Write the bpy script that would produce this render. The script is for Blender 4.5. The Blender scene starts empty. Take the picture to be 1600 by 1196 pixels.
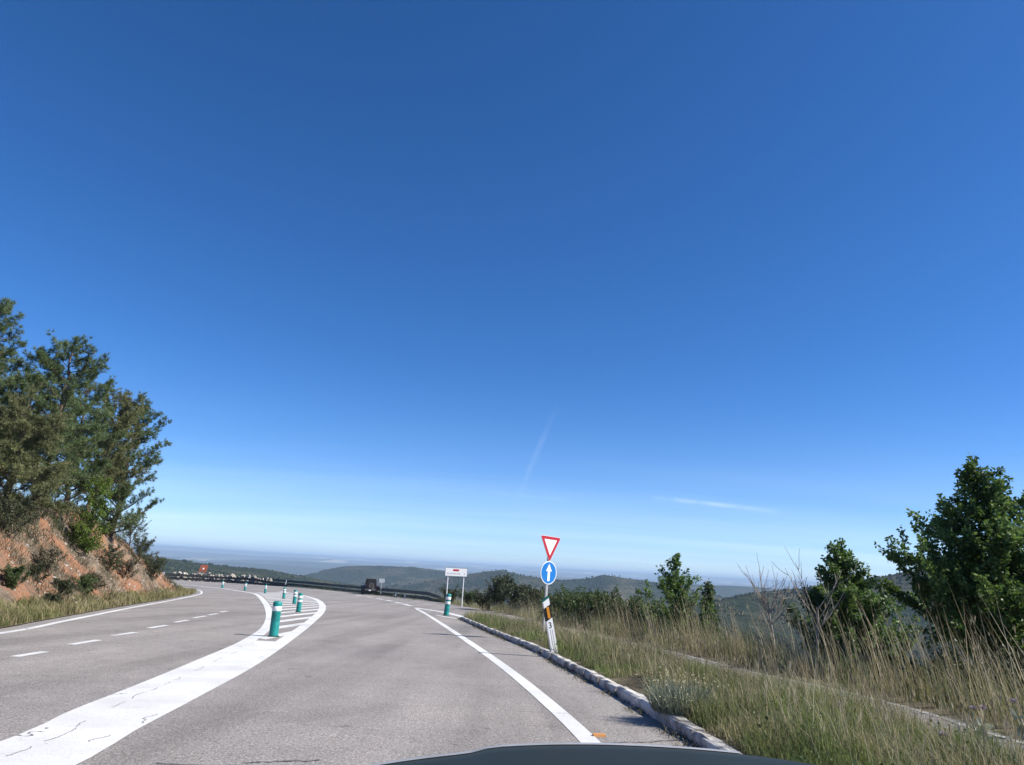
import bpy, math, random
import numpy as np
from mathutils import Matrix, Vector
random.seed(7)
rng = np.random.default_rng(11)
scene = bpy.context.scene
COL = scene.collection

# ------------------------------------------------------------------ camera
EYE = np.array([0.0, 0.0, 1.2])
FPX, CPX, CPY = 1111.0, 800.0, 598.0
ROLL, PITCH = math.radians(3.2), math.atan(288.5 / 1111.0)
FW = np.array([0, math.cos(PITCH), math.sin(PITCH)])
U0 = np.array([0, -math.sin(PITCH), math.cos(PITCH)])
RT = math.cos(ROLL) * np.array([1.0, 0, 0]) + math.sin(ROLL) * U0
UP = -math.sin(ROLL) * np.array([1.0, 0, 0]) + math.cos(ROLL) * U0
cam = bpy.data.cameras.new('camera')
cam.sensor_width = 36.0
cam.lens = 36.0 * FPX / 1600.0
cam.clip_start = 0.05
cam.clip_end = 90000.0
camo = bpy.data.objects.new('camera', cam)
COL.objects.link(camo)
camo.matrix_world = Matrix(((RT[0], UP[0], -FW[0], EYE[0]), (RT[1], UP[1], -FW[1], EYE[1]),
                            (RT[2], UP[2], -FW[2], EYE[2]), (0, 0, 0, 1)))
scene.camera = camo

# ------------------------------------------------------------------ sky and sun
SUN_EL = math.radians(41)
SUN_AZ = math.atan2(0.985, -0.174)          # from +Y towards +X
world = bpy.data.worlds.new('World')
scene.world = world
world.use_nodes = True
wn, wl = world.node_tree.nodes, world.node_tree.links
wn.clear()
w_out = wn.new('ShaderNodeOutputWorld')
w_bg = wn.new('ShaderNodeBackground')
w_bg.inputs['Strength'].default_value = 0.087
sky = wn.new('ShaderNodeTexSky')
sky.sky_type = 'NISHITA'
sky.sun_disc = False
sky.sun_elevation = SUN_EL
sky.sun_rotation = SUN_AZ
sky.altitude = 800
sky.air_density = 0.75
sky.dust_density = 0.3
sky.ozone_density = 5.0
# thin cirrus streaks and contrails, in the sky's own direction space
tc = wn.new('ShaderNodeTexCoord')
sep = wn.new('ShaderNodeSeparateXYZ')
wl.new(tc.outputs['Generated'], sep.inputs[0])
def wmath(op, a, b=None, c=None, clamp=False):
    n = wn.new('ShaderNodeMath'); n.operation = op; n.use_clamp = clamp
    for i, v in enumerate((a, b, c)):
        if v is None: continue
        if isinstance(v, (int, float)): n.inputs[i].default_value = v
        else: wl.new(v, n.inputs[i])
    return n.outputs[0]
zc = wmath('MAXIMUM', sep.outputs['Z'], 0.0)
zd = wmath('ADD', zc, 0.06)
cmb = wn.new('ShaderNodeCombineXYZ')
wl.new(wmath('DIVIDE', sep.outputs['X'], zd), cmb.inputs[0])
wl.new(wmath('DIVIDE', sep.outputs['Y'], zd), cmb.inputs[1])
mp = wn.new('ShaderNodeMapping')
mp.inputs['Rotation'].default_value = (0, 0, math.radians(18))
mp.inputs['Scale'].default_value = (0.09, 0.42, 1)
wl.new(cmb.outputs[0], mp.inputs[0])
cn = wn.new('ShaderNodeTexNoise')
cn.inputs['Scale'].default_value = 1.0
cn.inputs['Detail'].default_value = 4
cn.inputs['Roughness'].default_value = 0.55
cn.inputs['Distortion'].default_value = 0.4
wl.new(mp.outputs[0], cn.inputs['Vector'])
cr = wn.new('ShaderNodeMapRange')
cr.inputs['From Min'].default_value = 0.22; cr.inputs['From Max'].default_value = 0.85
wl.new(cn.outputs['Fac'], cr.inputs['Value'])
elev_mask = wmath('MULTIPLY', wmath('POWER', wmath('SUBTRACT', 1.0, wmath('MULTIPLY', zc, 3.3), clamp=True), 3.0), cr.outputs[0])
cir = wmath('MULTIPLY', elev_mask, 0.62)
def dirpx(px, py):
    d = FW + RT * (px - CPX) / FPX - UP * (py - CPY) / FPX
    return d / np.linalg.norm(d)
def contrail(a, b, width, strength):
    A, B = dirpx(*a), dirpx(*b)
    n = np.cross(A, B); n /= np.linalg.norm(n)
    t = np.cross(n, (A + B) / 2); t /= np.linalg.norm(t)
    half = abs(np.dot(B - A, t)) / 2
    mid = np.dot((A + B) / 2, t)
    def dot(v):
        d = wn.new('ShaderNodeVectorMath'); d.operation = 'DOT_PRODUCT'
        wl.new(tc.outputs['Generated'], d.inputs[0]); d.inputs[1].default_value = tuple(v)
        return d.outputs['Value']
    dist = wmath('ABSOLUTE', dot(n))
    m1 = wmath('SUBTRACT', 1.0, wmath('DIVIDE', dist, width), clamp=True)
    al = wmath('DIVIDE', wmath('ABSOLUTE', wmath('SUBTRACT', dot(t), mid)), half)
    m2 = wmath('SUBTRACT', 1.0, wmath('POWER', al, 3.0), clamp=True)
    front = wmath('GREATER_THAN', dot((A + B) / 2), 0.0)
    bn = wn.new('ShaderNodeTexNoise'); bn.inputs['Scale'].default_value = 38.0; bn.inputs['Detail'].default_value = 6
    wl.new(tc.outputs['Generated'], bn.inputs['Vector'])
    brk = wmath('MULTIPLY', wmath('SUBTRACT', bn.outputs['Fac'], 0.22, clamp=True), 2.6)
    return wmath('MULTIPLY', wmath('MULTIPLY', wmath('MULTIPLY', wmath('MULTIPLY', m1, m2), brk), front), strength)
fac = wmath('ADD', cir, contrail((1015, 777), (1225, 800), 0.0042, 0.24))
fac = wmath('ADD', fac, contrail((872, 630), (800, 800), 0.006, 0.05))
fac = wmath('ADD', fac, contrail((760, 768), (900, 784), 0.004, 0.05), clamp=True)
hs = wn.new('ShaderNodeHueSaturation')
hs.inputs['Saturation'].default_value = 1.20
wl.new(sky.outputs[0], hs.inputs['Color'])
mxs = wn.new('ShaderNodeMix'); mxs.data_type = 'RGBA'
wl.new(fac, mxs.inputs[0])
tint = wn.new('ShaderNodeMix'); tint.data_type = 'RGBA'; tint.blend_type = 'MULTIPLY'; tint.inputs[0].default_value = 1.0
tint.inputs[7].default_value = (0.84, 0.94, 1.07, 1)
wl.new(hs.outputs[0], tint.inputs[6])
wl.new(tint.outputs[2], mxs.inputs[6])
mxs.inputs[7].default_value = (7.6, 8.5, 9.0, 1)
wl.new(mxs.outputs[2], w_bg.inputs['Color'])
wl.new(w_bg.outputs[0], w_out.inputs['Surface'])

sun = bpy.data.lights.new('sun', 'SUN')
sun.energy = 4.2
sun.angle = math.radians(0.53)
sun.color = (1.0, 0.95, 0.87)
suno = bpy.data.objects.new('sun', sun)
COL.objects.link(suno)
sv = Vector((math.cos(SUN_EL) * math.sin(SUN_AZ), math.cos(SUN_EL) * math.cos(SUN_AZ), math.sin(SUN_EL)))
suno.rotation_euler = sv.to_track_quat('Z', 'Y').to_euler()
suno.location = (20, -10, 30)

vs = scene.view_settings
vs.view_transform = 'Standard'
vs.look = 'None'
vs.exposure = 0.85
vs.gamma = 1.0
vs.use_curve_mapping = False
scene.render.resolution_x, scene.render.resolution_y = 1024, 765

# ------------------------------------------------------------------ helpers
def ray(px, py):
    d = FW + RT * (px - CPX) / FPX - UP * (py - CPY) / FPX
    return d / d[1]
def zs(y):
    """height of the paved surface: it falls away from the viewer, then flattens"""
    y = np.asarray(y, dtype=float)
    return -0.034 * y + 0.000166 * np.maximum(0, y - 60) ** 2
def at(px, py, dz=0.0):
    d = ray(px, py); lo, hi = 1.0, 400.0
    for D in np.arange(2, 400, 0.5):
        if EYE[2] + d[2] * D < zs(D) + dz: hi = D; lo = D - 0.5; break
    for _ in range(30):
        m = (lo + hi) / 2
        if EYE[2] + d[2] * m < zs(m) + dz: hi = m
        else: lo = m
    return np.array([d[0] * hi, hi, zs(hi) + dz])
def at_d(px, py, D):
    return EYE + ray(px, py) * D
def smooth(pts, step=0.5):
    P = np.array([p[:2] for p in pts], float)
    Q = np.vstack([2 * P[0] - P[1], P, 2 * P[-1] - P[-2]])
    out = []
    for i in range(1, len(Q) - 2):
        p0, p1, p2, p3 = Q[i - 1:i + 3]
        t = np.linspace(0, 1, 24, endpoint=False)[:, None]
        out.append(0.5 * (2 * p1 + (p2 - p0) * t + (2 * p0 - 5 * p1 + 4 * p2 - p3) * t ** 2 + (3 * p1 - p0 - 3 * p2 + p3) * t ** 3))
    out = np.vstack(out + [P[-1:]])
    L = np.r_[0, np.cumsum(np.linalg.norm(np.diff(out, axis=0), axis=1))]
    s = np.linspace(0, L[-1], max(2, int(L[-1] / step) + 1))
    return np.c_[np.interp(s, L, out[:, 0]), np.interp(s, L, out[:, 1])]
def normals2(C):
    t = np.gradient(C, axis=0)
    t /= np.linalg.norm(t, axis=1)[:, None] + 1e-9
    return np.c_[t[:, 1], -t[:, 0]]           # points to the right of travel

def hash2(ix, iy, seed):
    h = np.sin(ix * 127.1 + iy * 311.7 + seed * 74.7) * 43758.5453
    return h - np.floor(h)
def vnoise(x, y, seed=0):
    ix, iy = np.floor(x), np.floor(y); fx, fy = x - ix, y - iy
    fx = fx * fx * (3 - 2 * fx); fy = fy * fy * (3 - 2 * fy)
    a = hash2(ix, iy, seed); b = hash2(ix + 1, iy, seed); c = hash2(ix, iy + 1, seed); d = hash2(ix + 1, iy + 1, seed)
    return (a * (1 - fx) + b * fx) * (1 - fy) + (c * (1 - fx) + d * fx) * fy
def fbm(x, y, octv=4, seed=0):
    s, a, t = 0, 1.0, 0
    for i in range(octv):
        s = s + a * vnoise(x * 2 ** i, y * 2 ** i, seed + i * 3.3); t += a; a *= 0.5
    return s / t * 2 - 1

def make_mesh(name, parts, smooth_shade=False):
    """parts: list of (V, F) with F an (n,k) int array"""
    vs_, loops, starts, tot, off, ls = [], [], [], [], 0, 0
    for V, F in parts:
        V = np.asarray(V, np.float32); F = np.asarray(F, np.int64)
        if F.ndim == 1: F = F[None]
        vs_.append(V); loops.append((F + off).ravel())
        starts.append(ls + np.arange(F.shape[0]) * F.shape[1]); ls += F.size; off += len(V)
        tot.append(np.full(F.shape[0], F.shape[1]))
    V = np.vstack(vs_); L = np.concatenate(loops); S = np.concatenate(starts)
    me = bpy.data.meshes.new(name)
    me.vertices.add(len(V)); me.vertices.foreach_set('co', V.ravel())
    me.loops.add(len(L)); me.loops.foreach_set('vertex_index', L.astype(np.int32))
    me.polygons.add(len(S)); me.polygons.foreach_set('loop_start', S.astype(np.int32))
    me.update(calc_edges=True)
    me.polygons.foreach_set('use_smooth', np.full(len(S), bool(smooth_shade)))
    return me
def obj(name, me, mat=None, parent=None, loc=None):
    if isinstance(me, list): me = make_mesh(name, me)
    o = bpy.data.objects.new(name, me)
    COL.objects.link(o)
    if mat is not None and not me.materials: me.materials.append(mat)
    if parent is not None: o.parent = parent
    if loc is not None: o.location = tuple(loc)
    return o
def tag(o, label=None, cat=None, group=None, kind=None):
    if label: o['label'] = label
    if cat: o['category'] = cat
    if group: o['group'] = group
    if kind: o['kind'] = kind
    return o
def empty(name, loc, label=None, cat=None, group=None, kind=None):
    o = bpy.data.objects.new(name, None)
    COL.objects.link(o); o.location = tuple(loc); o.empty_display_size = 0.2
    return tag(o, label, cat, group, kind)

BOXF = np.array([[0, 3, 2, 1], [4, 5, 6, 7], [0, 1, 5, 4], [1, 2, 6, 5], [2, 3, 7, 6], [3, 0, 4, 7]])
def box(x0, x1, y0, y1, z0, z1):
    return (np.array([[x0, y0, z0], [x1, y0, z0], [x1, y1, z0], [x0, y1, z0], [x0, y0, z1], [x1, y0, z1], [x1, y1, z1], [x0, y1, z1]], float), BOXF)
def tube(P, R, n=8, caps=True):
    P = np.asarray(P, float); R = np.broadcast_to(np.asarray(R, float), (len(P),))
    T = np.gradient(P, axis=0); T /= np.linalg.norm(T, axis=1)[:, None] + 1e-9
    ref = np.array([0, 0, 1.0]) if abs(T[0][2]) < 0.9 else np.array([1.0, 0, 0])
    A = np.cross(T, ref); A /= np.linalg.norm(A, axis=1)[:, None] + 1e-9
    B = np.cross(T, A)
    ang = np.arange(n) / n * 2 * math.pi
    V = P[:, None, :] + R[:, None, None] * (np.cos(ang)[None, :, None] * A[:, None, :] + np.sin(ang)[None, :, None] * B[:, None, :])
    V = V.reshape(-1, 3)
    i = np.arange(len(P) - 1)[:, None] * n; j = np.arange(n)[None]; j2 = (j + 1) % n
    F = np.stack([i + j, i + j2, i + n + j2, i + n + j], -1).reshape(-1, 4)
    out = [(V, F)]
    if caps:
        out.append((V[:n], np.arange(n)[::-1][None])); out.append((V[-n:], np.arange(n)[None]))
    return out
def lathe(prof, n=20):
    prof = np.asarray(prof, float); ang = np.arange(n) / n * 2 * math.pi
    V = np.stack([prof[:, None, 0] * np.cos(ang), prof[:, None, 0] * np.sin(ang), np.repeat(prof[:, 1:2], n, 1)], -1).reshape(-1, 3)
    i = np.arange(len(prof) - 1)[:, None] * n; j = np.arange(n)[None]; j2 = (j + 1) % n
    F = np.stack([i + j, i + j2, i + n + j2, i + n + j], -1).reshape(-1, 4)
    return (V, F)
def prism(poly, h, axis='y', off=0.0):
    """extrude a 2D outline (x,z) along y from off to off+h"""
    poly = np.asarray(poly, float); n = len(poly)
    a = np.c_[poly[:, 0], np.full(n, off), poly[:, 1]]; b = a + [0, h, 0]
    V = np.vstack([a, b]); i = np.arange(n); j = (i + 1) % n
    return [(V, np.stack([i, j, j + n, i + n], 1)), (a, np.arange(n)[::-1][None]), (b, np.arange(n)[None])]
def ribbon(C, o0, o1, dz, z=zs):
    N = normals2(C)
    a = C + N * np.asarray(o0).reshape(-1, 1); b = C + N * np.asarray(o1).reshape(-1, 1)
    V = np.vstack([np.c_[a, z(a[:, 1]) + dz], np.c_[b, z(b[:, 1]) + dz]])
    n = len(C); i = np.arange(n - 1)
    return (V, np.stack([i, i + n, i + n + 1, i + 1], 1)[:, ::-1])
def rotz(V, a):
    c, s = math.cos(a), math.sin(a); V = np.asarray(V, float).copy()
    x = V[:, 0] * c - V[:, 1] * s; V[:, 1] = V[:, 0] * s + V[:, 1] * c; V[:, 0] = x
    return V

# ------------------------------------------------------------------ materials
class NT:
    def __init__(s, name):
        s.m = bpy.data.materials.new(name); s.m.use_nodes = True
        s.n, s.l = s.m.node_tree.nodes, s.m.node_tree.links
        s.b = s.n['Principled BSDF']; s.out = s.n['Material Output']
        s.geo = None
    def pos(s):
        if not s.geo: s.geo = s.n.new('ShaderNodeNewGeometry')
        return s.geo.outputs['Position']
    def noise(s, scale, detail=4, rough=0.55, vec=None, dist=0.0):
        t = s.n.new('ShaderNodeTexNoise'); t.inputs['Scale'].default_value = scale
        t.inputs['Detail'].default_value = detail; t.inputs['Roughness'].default_value = rough
        t.inputs['Distortion'].default_value = dist
        s.l.new(vec if vec else s.pos(), t.inputs['Vector']); return t.outputs['Fac']
    def voro(s, scale, feature='F1', out='Distance', vec=None):
        t = s.n.new('ShaderNodeTexVoronoi'); t.feature = feature; t.inputs['Scale'].default_value = scale
        s.l.new(vec if vec else s.pos(), t.inputs['Vector']); return t.outputs[out]
    def ramp(s, fac, stops, interp='LINEAR'):
        r = s.n.new('ShaderNodeValToRGB'); r.color_ramp.interpolation = interp
        e = r.color_ramp.elements
        while len(e) < len(stops): e.new(0.5)
        for q, (p, c) in zip(e, stops):
            q.position = p; q.color = (c if len(c) == 4 else (*c, 1)) if isinstance(c, tuple) else (c, c, c, 1)
        s.l.new(fac, r.inputs[0]); return r.outputs[0]
    def mix(s, fac, a, b, blend='MIX'):
        m = s.n.new('ShaderNodeMix'); m.data_type = 'RGBA'; m.blend_type = blend
        for i, v in ((0, fac), (6, a), (7, b)):
            if isinstance(v, (int, float)): m.inputs[i].default_value = v
            elif isinstance(v, tuple): m.inputs[i].default_value = (*v, 1)
            else: s.l.new(v, m.inputs[i])
        return m.outputs[2]
    def math(s, op, a, b=None, clamp=False):
        m = s.n.new('ShaderNodeMath'); m.operation = op; m.use_clamp = clamp
        for i, v in enumerate((a, b)):
            if v is None: continue
            if isinstance(v, (int, float)): m.inputs[i].default_value = v
            else: s.l.new(v, m.inputs[i])
        return m.outputs[0]
    def mapping(s, scale=(1, 1, 1), rot=(0, 0, 0), vec=None):
        m = s.n.new('ShaderNodeMapping'); m.inputs['Scale'].default_value = scale; m.inputs['Rotation'].default_value = rot
        s.l.new(vec if vec else s.pos(), m.inputs[0]); return m.outputs[0]
    def island(s):
        if not s.geo: s.geo = s.n.new('ShaderNodeNewGeometry')
        return s.geo.outputs['Random Per Island']
    def color(s, c):
        if isinstance(c, tuple): s.b.inputs['Base Color'].default_value = (*c, 1)
        else: s.l.new(c, s.b.inputs['Base Color'])
    def set(s, rough=0.8, spec=0.3, metal=0.0):
        s.b.inputs['Roughness'].default_value = rough; s.b.inputs['Specular IOR Level'].default_value = spec
        s.b.inputs['Metallic'].default_value = metal
    def bump(s, h, strength=0.3, dist=0.02):
        b = s.n.new('ShaderNodeBump'); b.inputs['Strength'].default_value = strength; b.inputs['Distance'].default_value = dist
        s.l.new(h, b.inputs['Height']); s.l.new(b.outputs[0], s.b.inputs['Normal'])

def plain(name, c, rough=0.6, spec=0.3, metal=0.0, var=0.15, scale=6.0, bump=0.0):
    t = NT(name)
    f = t.noise(scale, 5)
    t.color(t.ramp(f, [(0.3, tuple(v * (1 - var) for v in c)), (0.7, tuple(min(1, v * (1 + var)) for v in c))]))
    t.set(rough, spec, metal)
    if bump: t.bump(f, bump, 0.01)
    return t.m
def leafy(name, stops, trans=0.3, rough=0.55, tcol=(0.12, 0.2, 0.03), big=0.6, patch=None):
    t = NT(name)
    c = t.ramp(t.island(), stops)
    if patch: c = t.mix(t.ramp(t.noise(0.75, 4, 0.6), [(0.45, 0.0), (0.55, 0.9)]), c, t.mix(t.island(), patch[0], patch[1]))
    n = t.ramp(t.noise(big, 2), [(0.35, 0.72), (0.65, 1.18)])
    c = t.mix(1.0, c, n, 'MULTIPLY')
    t.color(c); t.set(rough, 0.25)
    tr = t.n.new('ShaderNodeBsdfTranslucent')
    t.l.new(t.mix(0.5, c, tcol), tr.inputs['Color'])
    mx = t.n.new('ShaderNodeMixShader'); mx.inputs[0].default_value = trans
    t.l.new(t.b.outputs[0], mx.inputs[1]); t.l.new(tr.outputs[0], mx.inputs[2])
    t.l.new(mx.outputs[0], t.out.inputs['Surface'])
    return t.m

M = {}
# asphalt: bleached, coarse chippings close by, worn wheel paths and old patches
t = NT('asphalt')
grain = t.noise(62, 3, 0.75); coarse = t.noise(34, 4, 0.65); patch = t.noise(0.22, 5, 0.6); patch2 = t.noise(1.7, 4, 0.6)
stone = t.voro(70.0)
c = t.ramp(grain, [(0.30, (0.115, 0.105, 0.097)), (0.5, (0.268, 0.247, 0.229)), (0.70, (0.49, 0.455, 0.425))])
c = t.mix(1.0, c, t.ramp(coarse, [(0.3, 0.78), (0.7, 1.2)]), 'MULTIPLY')
c = t.mix(1.0, c, t.ramp(patch, [(0.3, (0.84, 0.84, 0.85)), (0.55, (1.0, 0.99, 0.975)), (0.75, (1.1, 1.08, 1.05))]), 'MULTIPLY')
c = t.mix(1.0, c, t.ramp(patch2, [(0.32, 0.9), (0.6, 1.04)]), 'MULTIPLY')
track = t.noise(1.0, 4, 0.55, t.mapping((1.15, 0.055, 0), (0, 0, math.radians(-6))))
c = t.mix(1.0, c, t.ramp(track, [(0.34, 0.80), (0.5, 1.0), (0.66, 1.10)]), 'MULTIPLY')
stain = t.noise(0.55, 6, 0.65, None, 0.6)
c = t.mix(t.ramp(stain, [(0.60, 0.0), (0.74, 0.35)]), c, (0.12, 0.115, 0.11))
spots = t.math('GREATER_THAN', t.noise(2.6, 2, 0.5), 0.735)
c = t.mix(t.math('MULTIPLY', spots, 0.45), c, (0.07, 0.068, 0.066))
t.color(c); t.set(0.93, 0.2)
t.bump(t.math('ADD', grain, t.math('MULTIPLY', stone, 0.8)), 0.42, 0.006)
M['asphalt'] = t.m
# worn road paint: cracks where the asphalt shows through
t = NT('road_paint')
warp = t.n.new('ShaderNodeVectorMath'); warp.operation = 'MULTIPLY_ADD'
nz = t.n.new('ShaderNodeTexNoise'); nz.inputs['Scale'].default_value = 2.5; nz.inputs['Detail'].default_value = 5
t.l.new(t.pos(), nz.inputs['Vector']); t.l.new(nz.outputs['Color'], warp.inputs[0])
warp.inputs[1].default_value = (0.5, 0.5, 0.5); t.l.new(t.pos(), warp.inputs[2])
edge = t.voro(0.6, 'DISTANCE_TO_EDGE', 'Distance', warp.outputs[0])
crack = t.math('LESS_THAN', edge, 0.006)
gate = t.math('GREATER_THAN', t.noise(1.1, 3, 0.5), 0.60)
chips = t.math('GREATER_THAN', t.noise(17, 3, 0.6), 0.735)
mask = t.math('MAXIMUM', t.math('MULTIPLY', crack, gate), chips)
dirt = t.ramp(t.noise(0.9, 5, 0.6), [(0.3, (0.55, 0.54, 0.51)), (0.62, (0.72, 0.71, 0.69))])
fine = t.ramp(t.noise(60, 3, 0.7), [(0.28, 0.62), (0.46, 1.0)])
t.color(t.mix(mask, t.mix(1.0, dirt, fine, 'MULTIPLY'), (0.19, 0.183, 0.175))); t.set(0.75, 0.3); t.bump(t.noise(60, 2), 0.15, 0.004)
M['paint'] = t.m
t = NT('old_line_paint')
k_ = t.ramp(t.math('ADD', t.math('MULTIPLY', t.noise(5, 5, 0.7), 0.6), t.math('MULTIPLY', t.noise(0.8, 3), 0.4)), [(0.44, 0.0), (0.56, 1.0)])
t.color(t.mix(k_, (0.56, 0.53, 0.47), (0.27, 0.25, 0.22))); t.set(0.85, 0.2)
M['paint_old'] = t.m
M['tar'] = plain('tar_seal', (0.15, 0.145, 0.14), 0.8, var=0.3)
# earth of the cut bank: raw orange patches among grey-brown crumbly soil
t = NT('bank_earth')
a = t.noise(0.23, 4, 0.55); b = t.noise(1.5, 6, 0.65); d = t.noise(9, 5, 0.7); e = t.noise(33, 3, 0.7)
tan = t.ramp(b, [(0.3, (0.13, 0.10, 0.07)), (0.5, (0.24, 0.185, 0.13)), (0.7, (0.34, 0.275, 0.20))])
org = t.ramp(d, [(0.3, (0.22, 0.10, 0.055)), (0.5, (0.37, 0.185, 0.105)), (0.7, (0.45, 0.28, 0.175))])
c = t.mix(t.ramp(t.math('ADD', t.math('MULTIPLY', a, 0.6), t.math('MULTIPLY', b, 0.4)), [(0.46, 0.0), (0.55, 1.0)]), tan, org)
c = t.mix(t.ramp(d, [(0.56, 0.0), (0.66, 0.65)]), c, (0.10, 0.085, 0.06))
c = t.mix(1.0, c, t.ramp(e, [(0.3, 0.65), (0.65, 1.25)]), 'MULTIPLY')
t.color(c); t.set(0.95, 0.1)
t.bump(t.math('ADD', d, t.math('MULTIPLY', e, 0.5)), 0.9, 0.10)
M['bank'] = t.m
# verge soil
t = NT('verge_soil')
b = t.noise(2.2, 6, 0.6); d = t.noise(25, 4, 0.7)
c = t.ramp(b, [(0.3, (0.085, 0.07, 0.045)), (0.55, (0.16, 0.135, 0.085)), (0.75, (0.24, 0.205, 0.14))])
c = t.mix(1.0, c, t.ramp(d, [(0.3, 0.6), (0.7, 1.3)]), 'MULTIPLY')
t.color(c); t.set(0.95, 0.1); t.bump(d, 0.7, 0.03)
M['soil'] = t.m
# terrain: woodland, scrub, pale fields on the plain
t = NT('terrain')
big = t.noise(0.0011, 6, 0.6); mid = t.noise(0.008, 6, 0.65); fine = t.noise(0.06, 4, 0.7)
forest = t.ramp(fine, [(0.3, (0.010, 0.017, 0.009)), (0.55, (0.022, 0.033, 0.017)), (0.75, (0.045, 0.055, 0.03))])
scrub = t.ramp(fine, [(0.3, (0.028, 0.032, 0.018)), (0.6, (0.075, 0.068, 0.042)), (0.8, (0.16, 0.135, 0.09))])
c = t.mix(t.ramp(mid, [(0.48, 0.0), (0.58, 1.0)]), forest, scrub)
sepz = t.n.new('ShaderNodeSeparateXYZ'); t.l.new(t.pos(), sepz.inputs[0])
fields = t.ramp(t.noise(0.0016, 3, 0.5, t.mapping((1, 0.45, 0))), [(0.60, 0.0), (0.64, 1.0)])
far = t.ramp(t.math('MULTIPLY', sepz.outputs['Y'], 1 / 20000.0), [(0.18, 0.0), (0.25, 1.0)])
c = t.mix(t.math('MULTIPLY', fields, far), c, (0.36, 0.31, 0.20))
t.color(c); t.set(1.0, 0.0)
t.bump(t.voro(0.11), 0.8, 4.0)
M['terrain'] = t.m
M['kerb'] = None
t = NT('kerb_concrete')
n1 = t.noise(3.2, 6, 0.7); n2 = t.noise(45, 4, 0.7); n3 = t.noise(0.7, 3)
c = t.mix(t.ramp(t.math('ADD', t.math('MULTIPLY', n1, 0.7), t.math('MULTIPLY', n3, 0.3)), [(0.45, 0.0), (0.58, 1.0)]), (0.66, 0.63, 0.57), (0.25, 0.22, 0.185))
c = t.mix(1.0, c, t.ramp(n2, [(0.3, 0.75), (0.55, 1.03)]), 'MULTIPLY')
t.color(c); t.set(0.9, 0.2); t.bump(n2, 0.5, 0.01)
M['kerb'] = t.m
M['mortar'] = plain('kerb_mortar', (0.19, 0.175, 0.15), 0.95, var=0.3, scale=20)
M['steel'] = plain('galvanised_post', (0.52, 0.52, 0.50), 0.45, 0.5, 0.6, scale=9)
M['rail'] = plain('weathered_rail', (0.085, 0.08, 0.078), 0.6, 0.4, 0.2, 0.35, 3.0)
M['rail_post'] = plain('rail_post', (0.12, 0.11, 0.10), 0.7, 0.3, 0.2, 0.3, 5.0)
M['white'] = plain('white_sheet', (0.80, 0.80, 0.79), 0.7, 0.25, var=0.04)
M['red'] = plain('sign_red', (0.45, 0.018, 0.03), 0.4, 0.4, var=0.06)
M['blue'] = plain('sign_blue', (0.012, 0.17, 0.50), 0.4, 0.4, var=0.06)
M['back'] = plain('sign_back', (0.22, 0.22, 0.22), 0.6, 0.3, 0.3)
M['black'] = plain('black_sheet', (0.015, 0.014, 0.014), 0.5, 0.3)
M['letter'] = plain('letter_grey', (0.2, 0.2, 0.21), 0.6)
M['amber'] = plain('amber_reflector', (0.62, 0.24, 0.02), 0.3, 0.5, var=0.1, scale=60)
M['green_cap'] = plain('green_cap', (0.01, 0.13, 0.09), 0.5, 0.3)
t = NT('bollard_green')
n1 = t.noise(5, 4, 0.6); n2 = t.noise(26, 3, 0.6, t.mapping((1, 1, 0.25)))
c = t.ramp(n1, [(0.3, (0.008, 0.165, 0.15)), (0.7, (0.016, 0.275, 0.255))])
c = t.mix(t.ramp(n2, [(0.58, 0.0), (0.72, 0.5)]), c, (0.012, 0.085, 0.08))
t.color(c); t.set(0.42, 0.4); t.bump(n1, 0.15, 0.02)
M['bollard'] = t.m
M['bollard_dark'] = plain('bollard_base', (0.02, 0.07, 0.06), 0.7, var=0.3)
M['bark'] = plain('pine_bark', (0.115, 0.085, 0.065), 0.95, 0.1, var=0.5, scale=14, bump=0.8)
M['bark2'] = plain('young_bark', (0.10, 0.085, 0.06), 0.9, 0.1, var=0.4, scale=18, bump=0.5)
M['dead'] = plain('dead_wood', (0.30, 0.265, 0.225), 0.9, 0.1, var=0.35, scale=12)
M['needle'] = leafy('pine_needles', [(0.0, (0.065, 0.105, 0.045)), (0.5, (0.12, 0.175, 0.075)), (0.85, (0.19, 0.24, 0.105)), (1.0, (0.25, 0.25, 0.13))], 0.3, 0.6)
M['needle_dry'] = leafy('pine_needles_dull', [(0.0, (0.09, 0.10, 0.045)), (0.6, (0.175, 0.19, 0.08)), (1.0, (0.29, 0.27, 0.14))], 0.25, 0.7)
M['leaf'] = leafy('tree_leaves', [(0.0, (0.045, 0.09, 0.024)), (0.6, (0.11, 0.185, 0.05)), (1.0, (0.20, 0.27, 0.095))], 0.42, 0.42)
M['leaf_bright'] = leafy('bright_leaves', [(0.0, (0.06, 0.11, 0.012)), (0.6, (0.12, 0.19, 0.022)), (1.0, (0.19, 0.25, 0.05))], 0.35, 0.5)
M['leaf_shrub'] = leafy('shrub_leaves', [(0.0, (0.035, 0.058, 0.020)), (0.6, (0.075, 0.11, 0.038)), (1.0, (0.13, 0.155, 0.065))], 0.28, 0.5)
M['leaf_dark'] = leafy('evergreen_leaves', [(0.0, (0.03, 0.04, 0.02)), (0.6, (0.06, 0.072, 0.034)), (1.0, (0.11, 0.11, 0.06))], 0.12, 0.5)
M['leaf_grey'] = leafy('dry_scrub_leaves', [(0.0, (0.075, 0.066, 0.042)), (0.6, (0.14, 0.125, 0.08)), (1.0, (0.22, 0.19, 0.13))], 0.12, 0.8)
M['leaf_silver'] = leafy('silver_leaves', [(0.0, (0.17, 0.20, 0.14)), (0.6, (0.27, 0.30, 0.22)), (1.0, (0.38, 0.39, 0.30))], 0.2, 0.8, (0.3, 0.33, 0.22))
M['flower'] = plain('pale_flowers', (0.50, 0.47, 0.27), 0.9)
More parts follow.
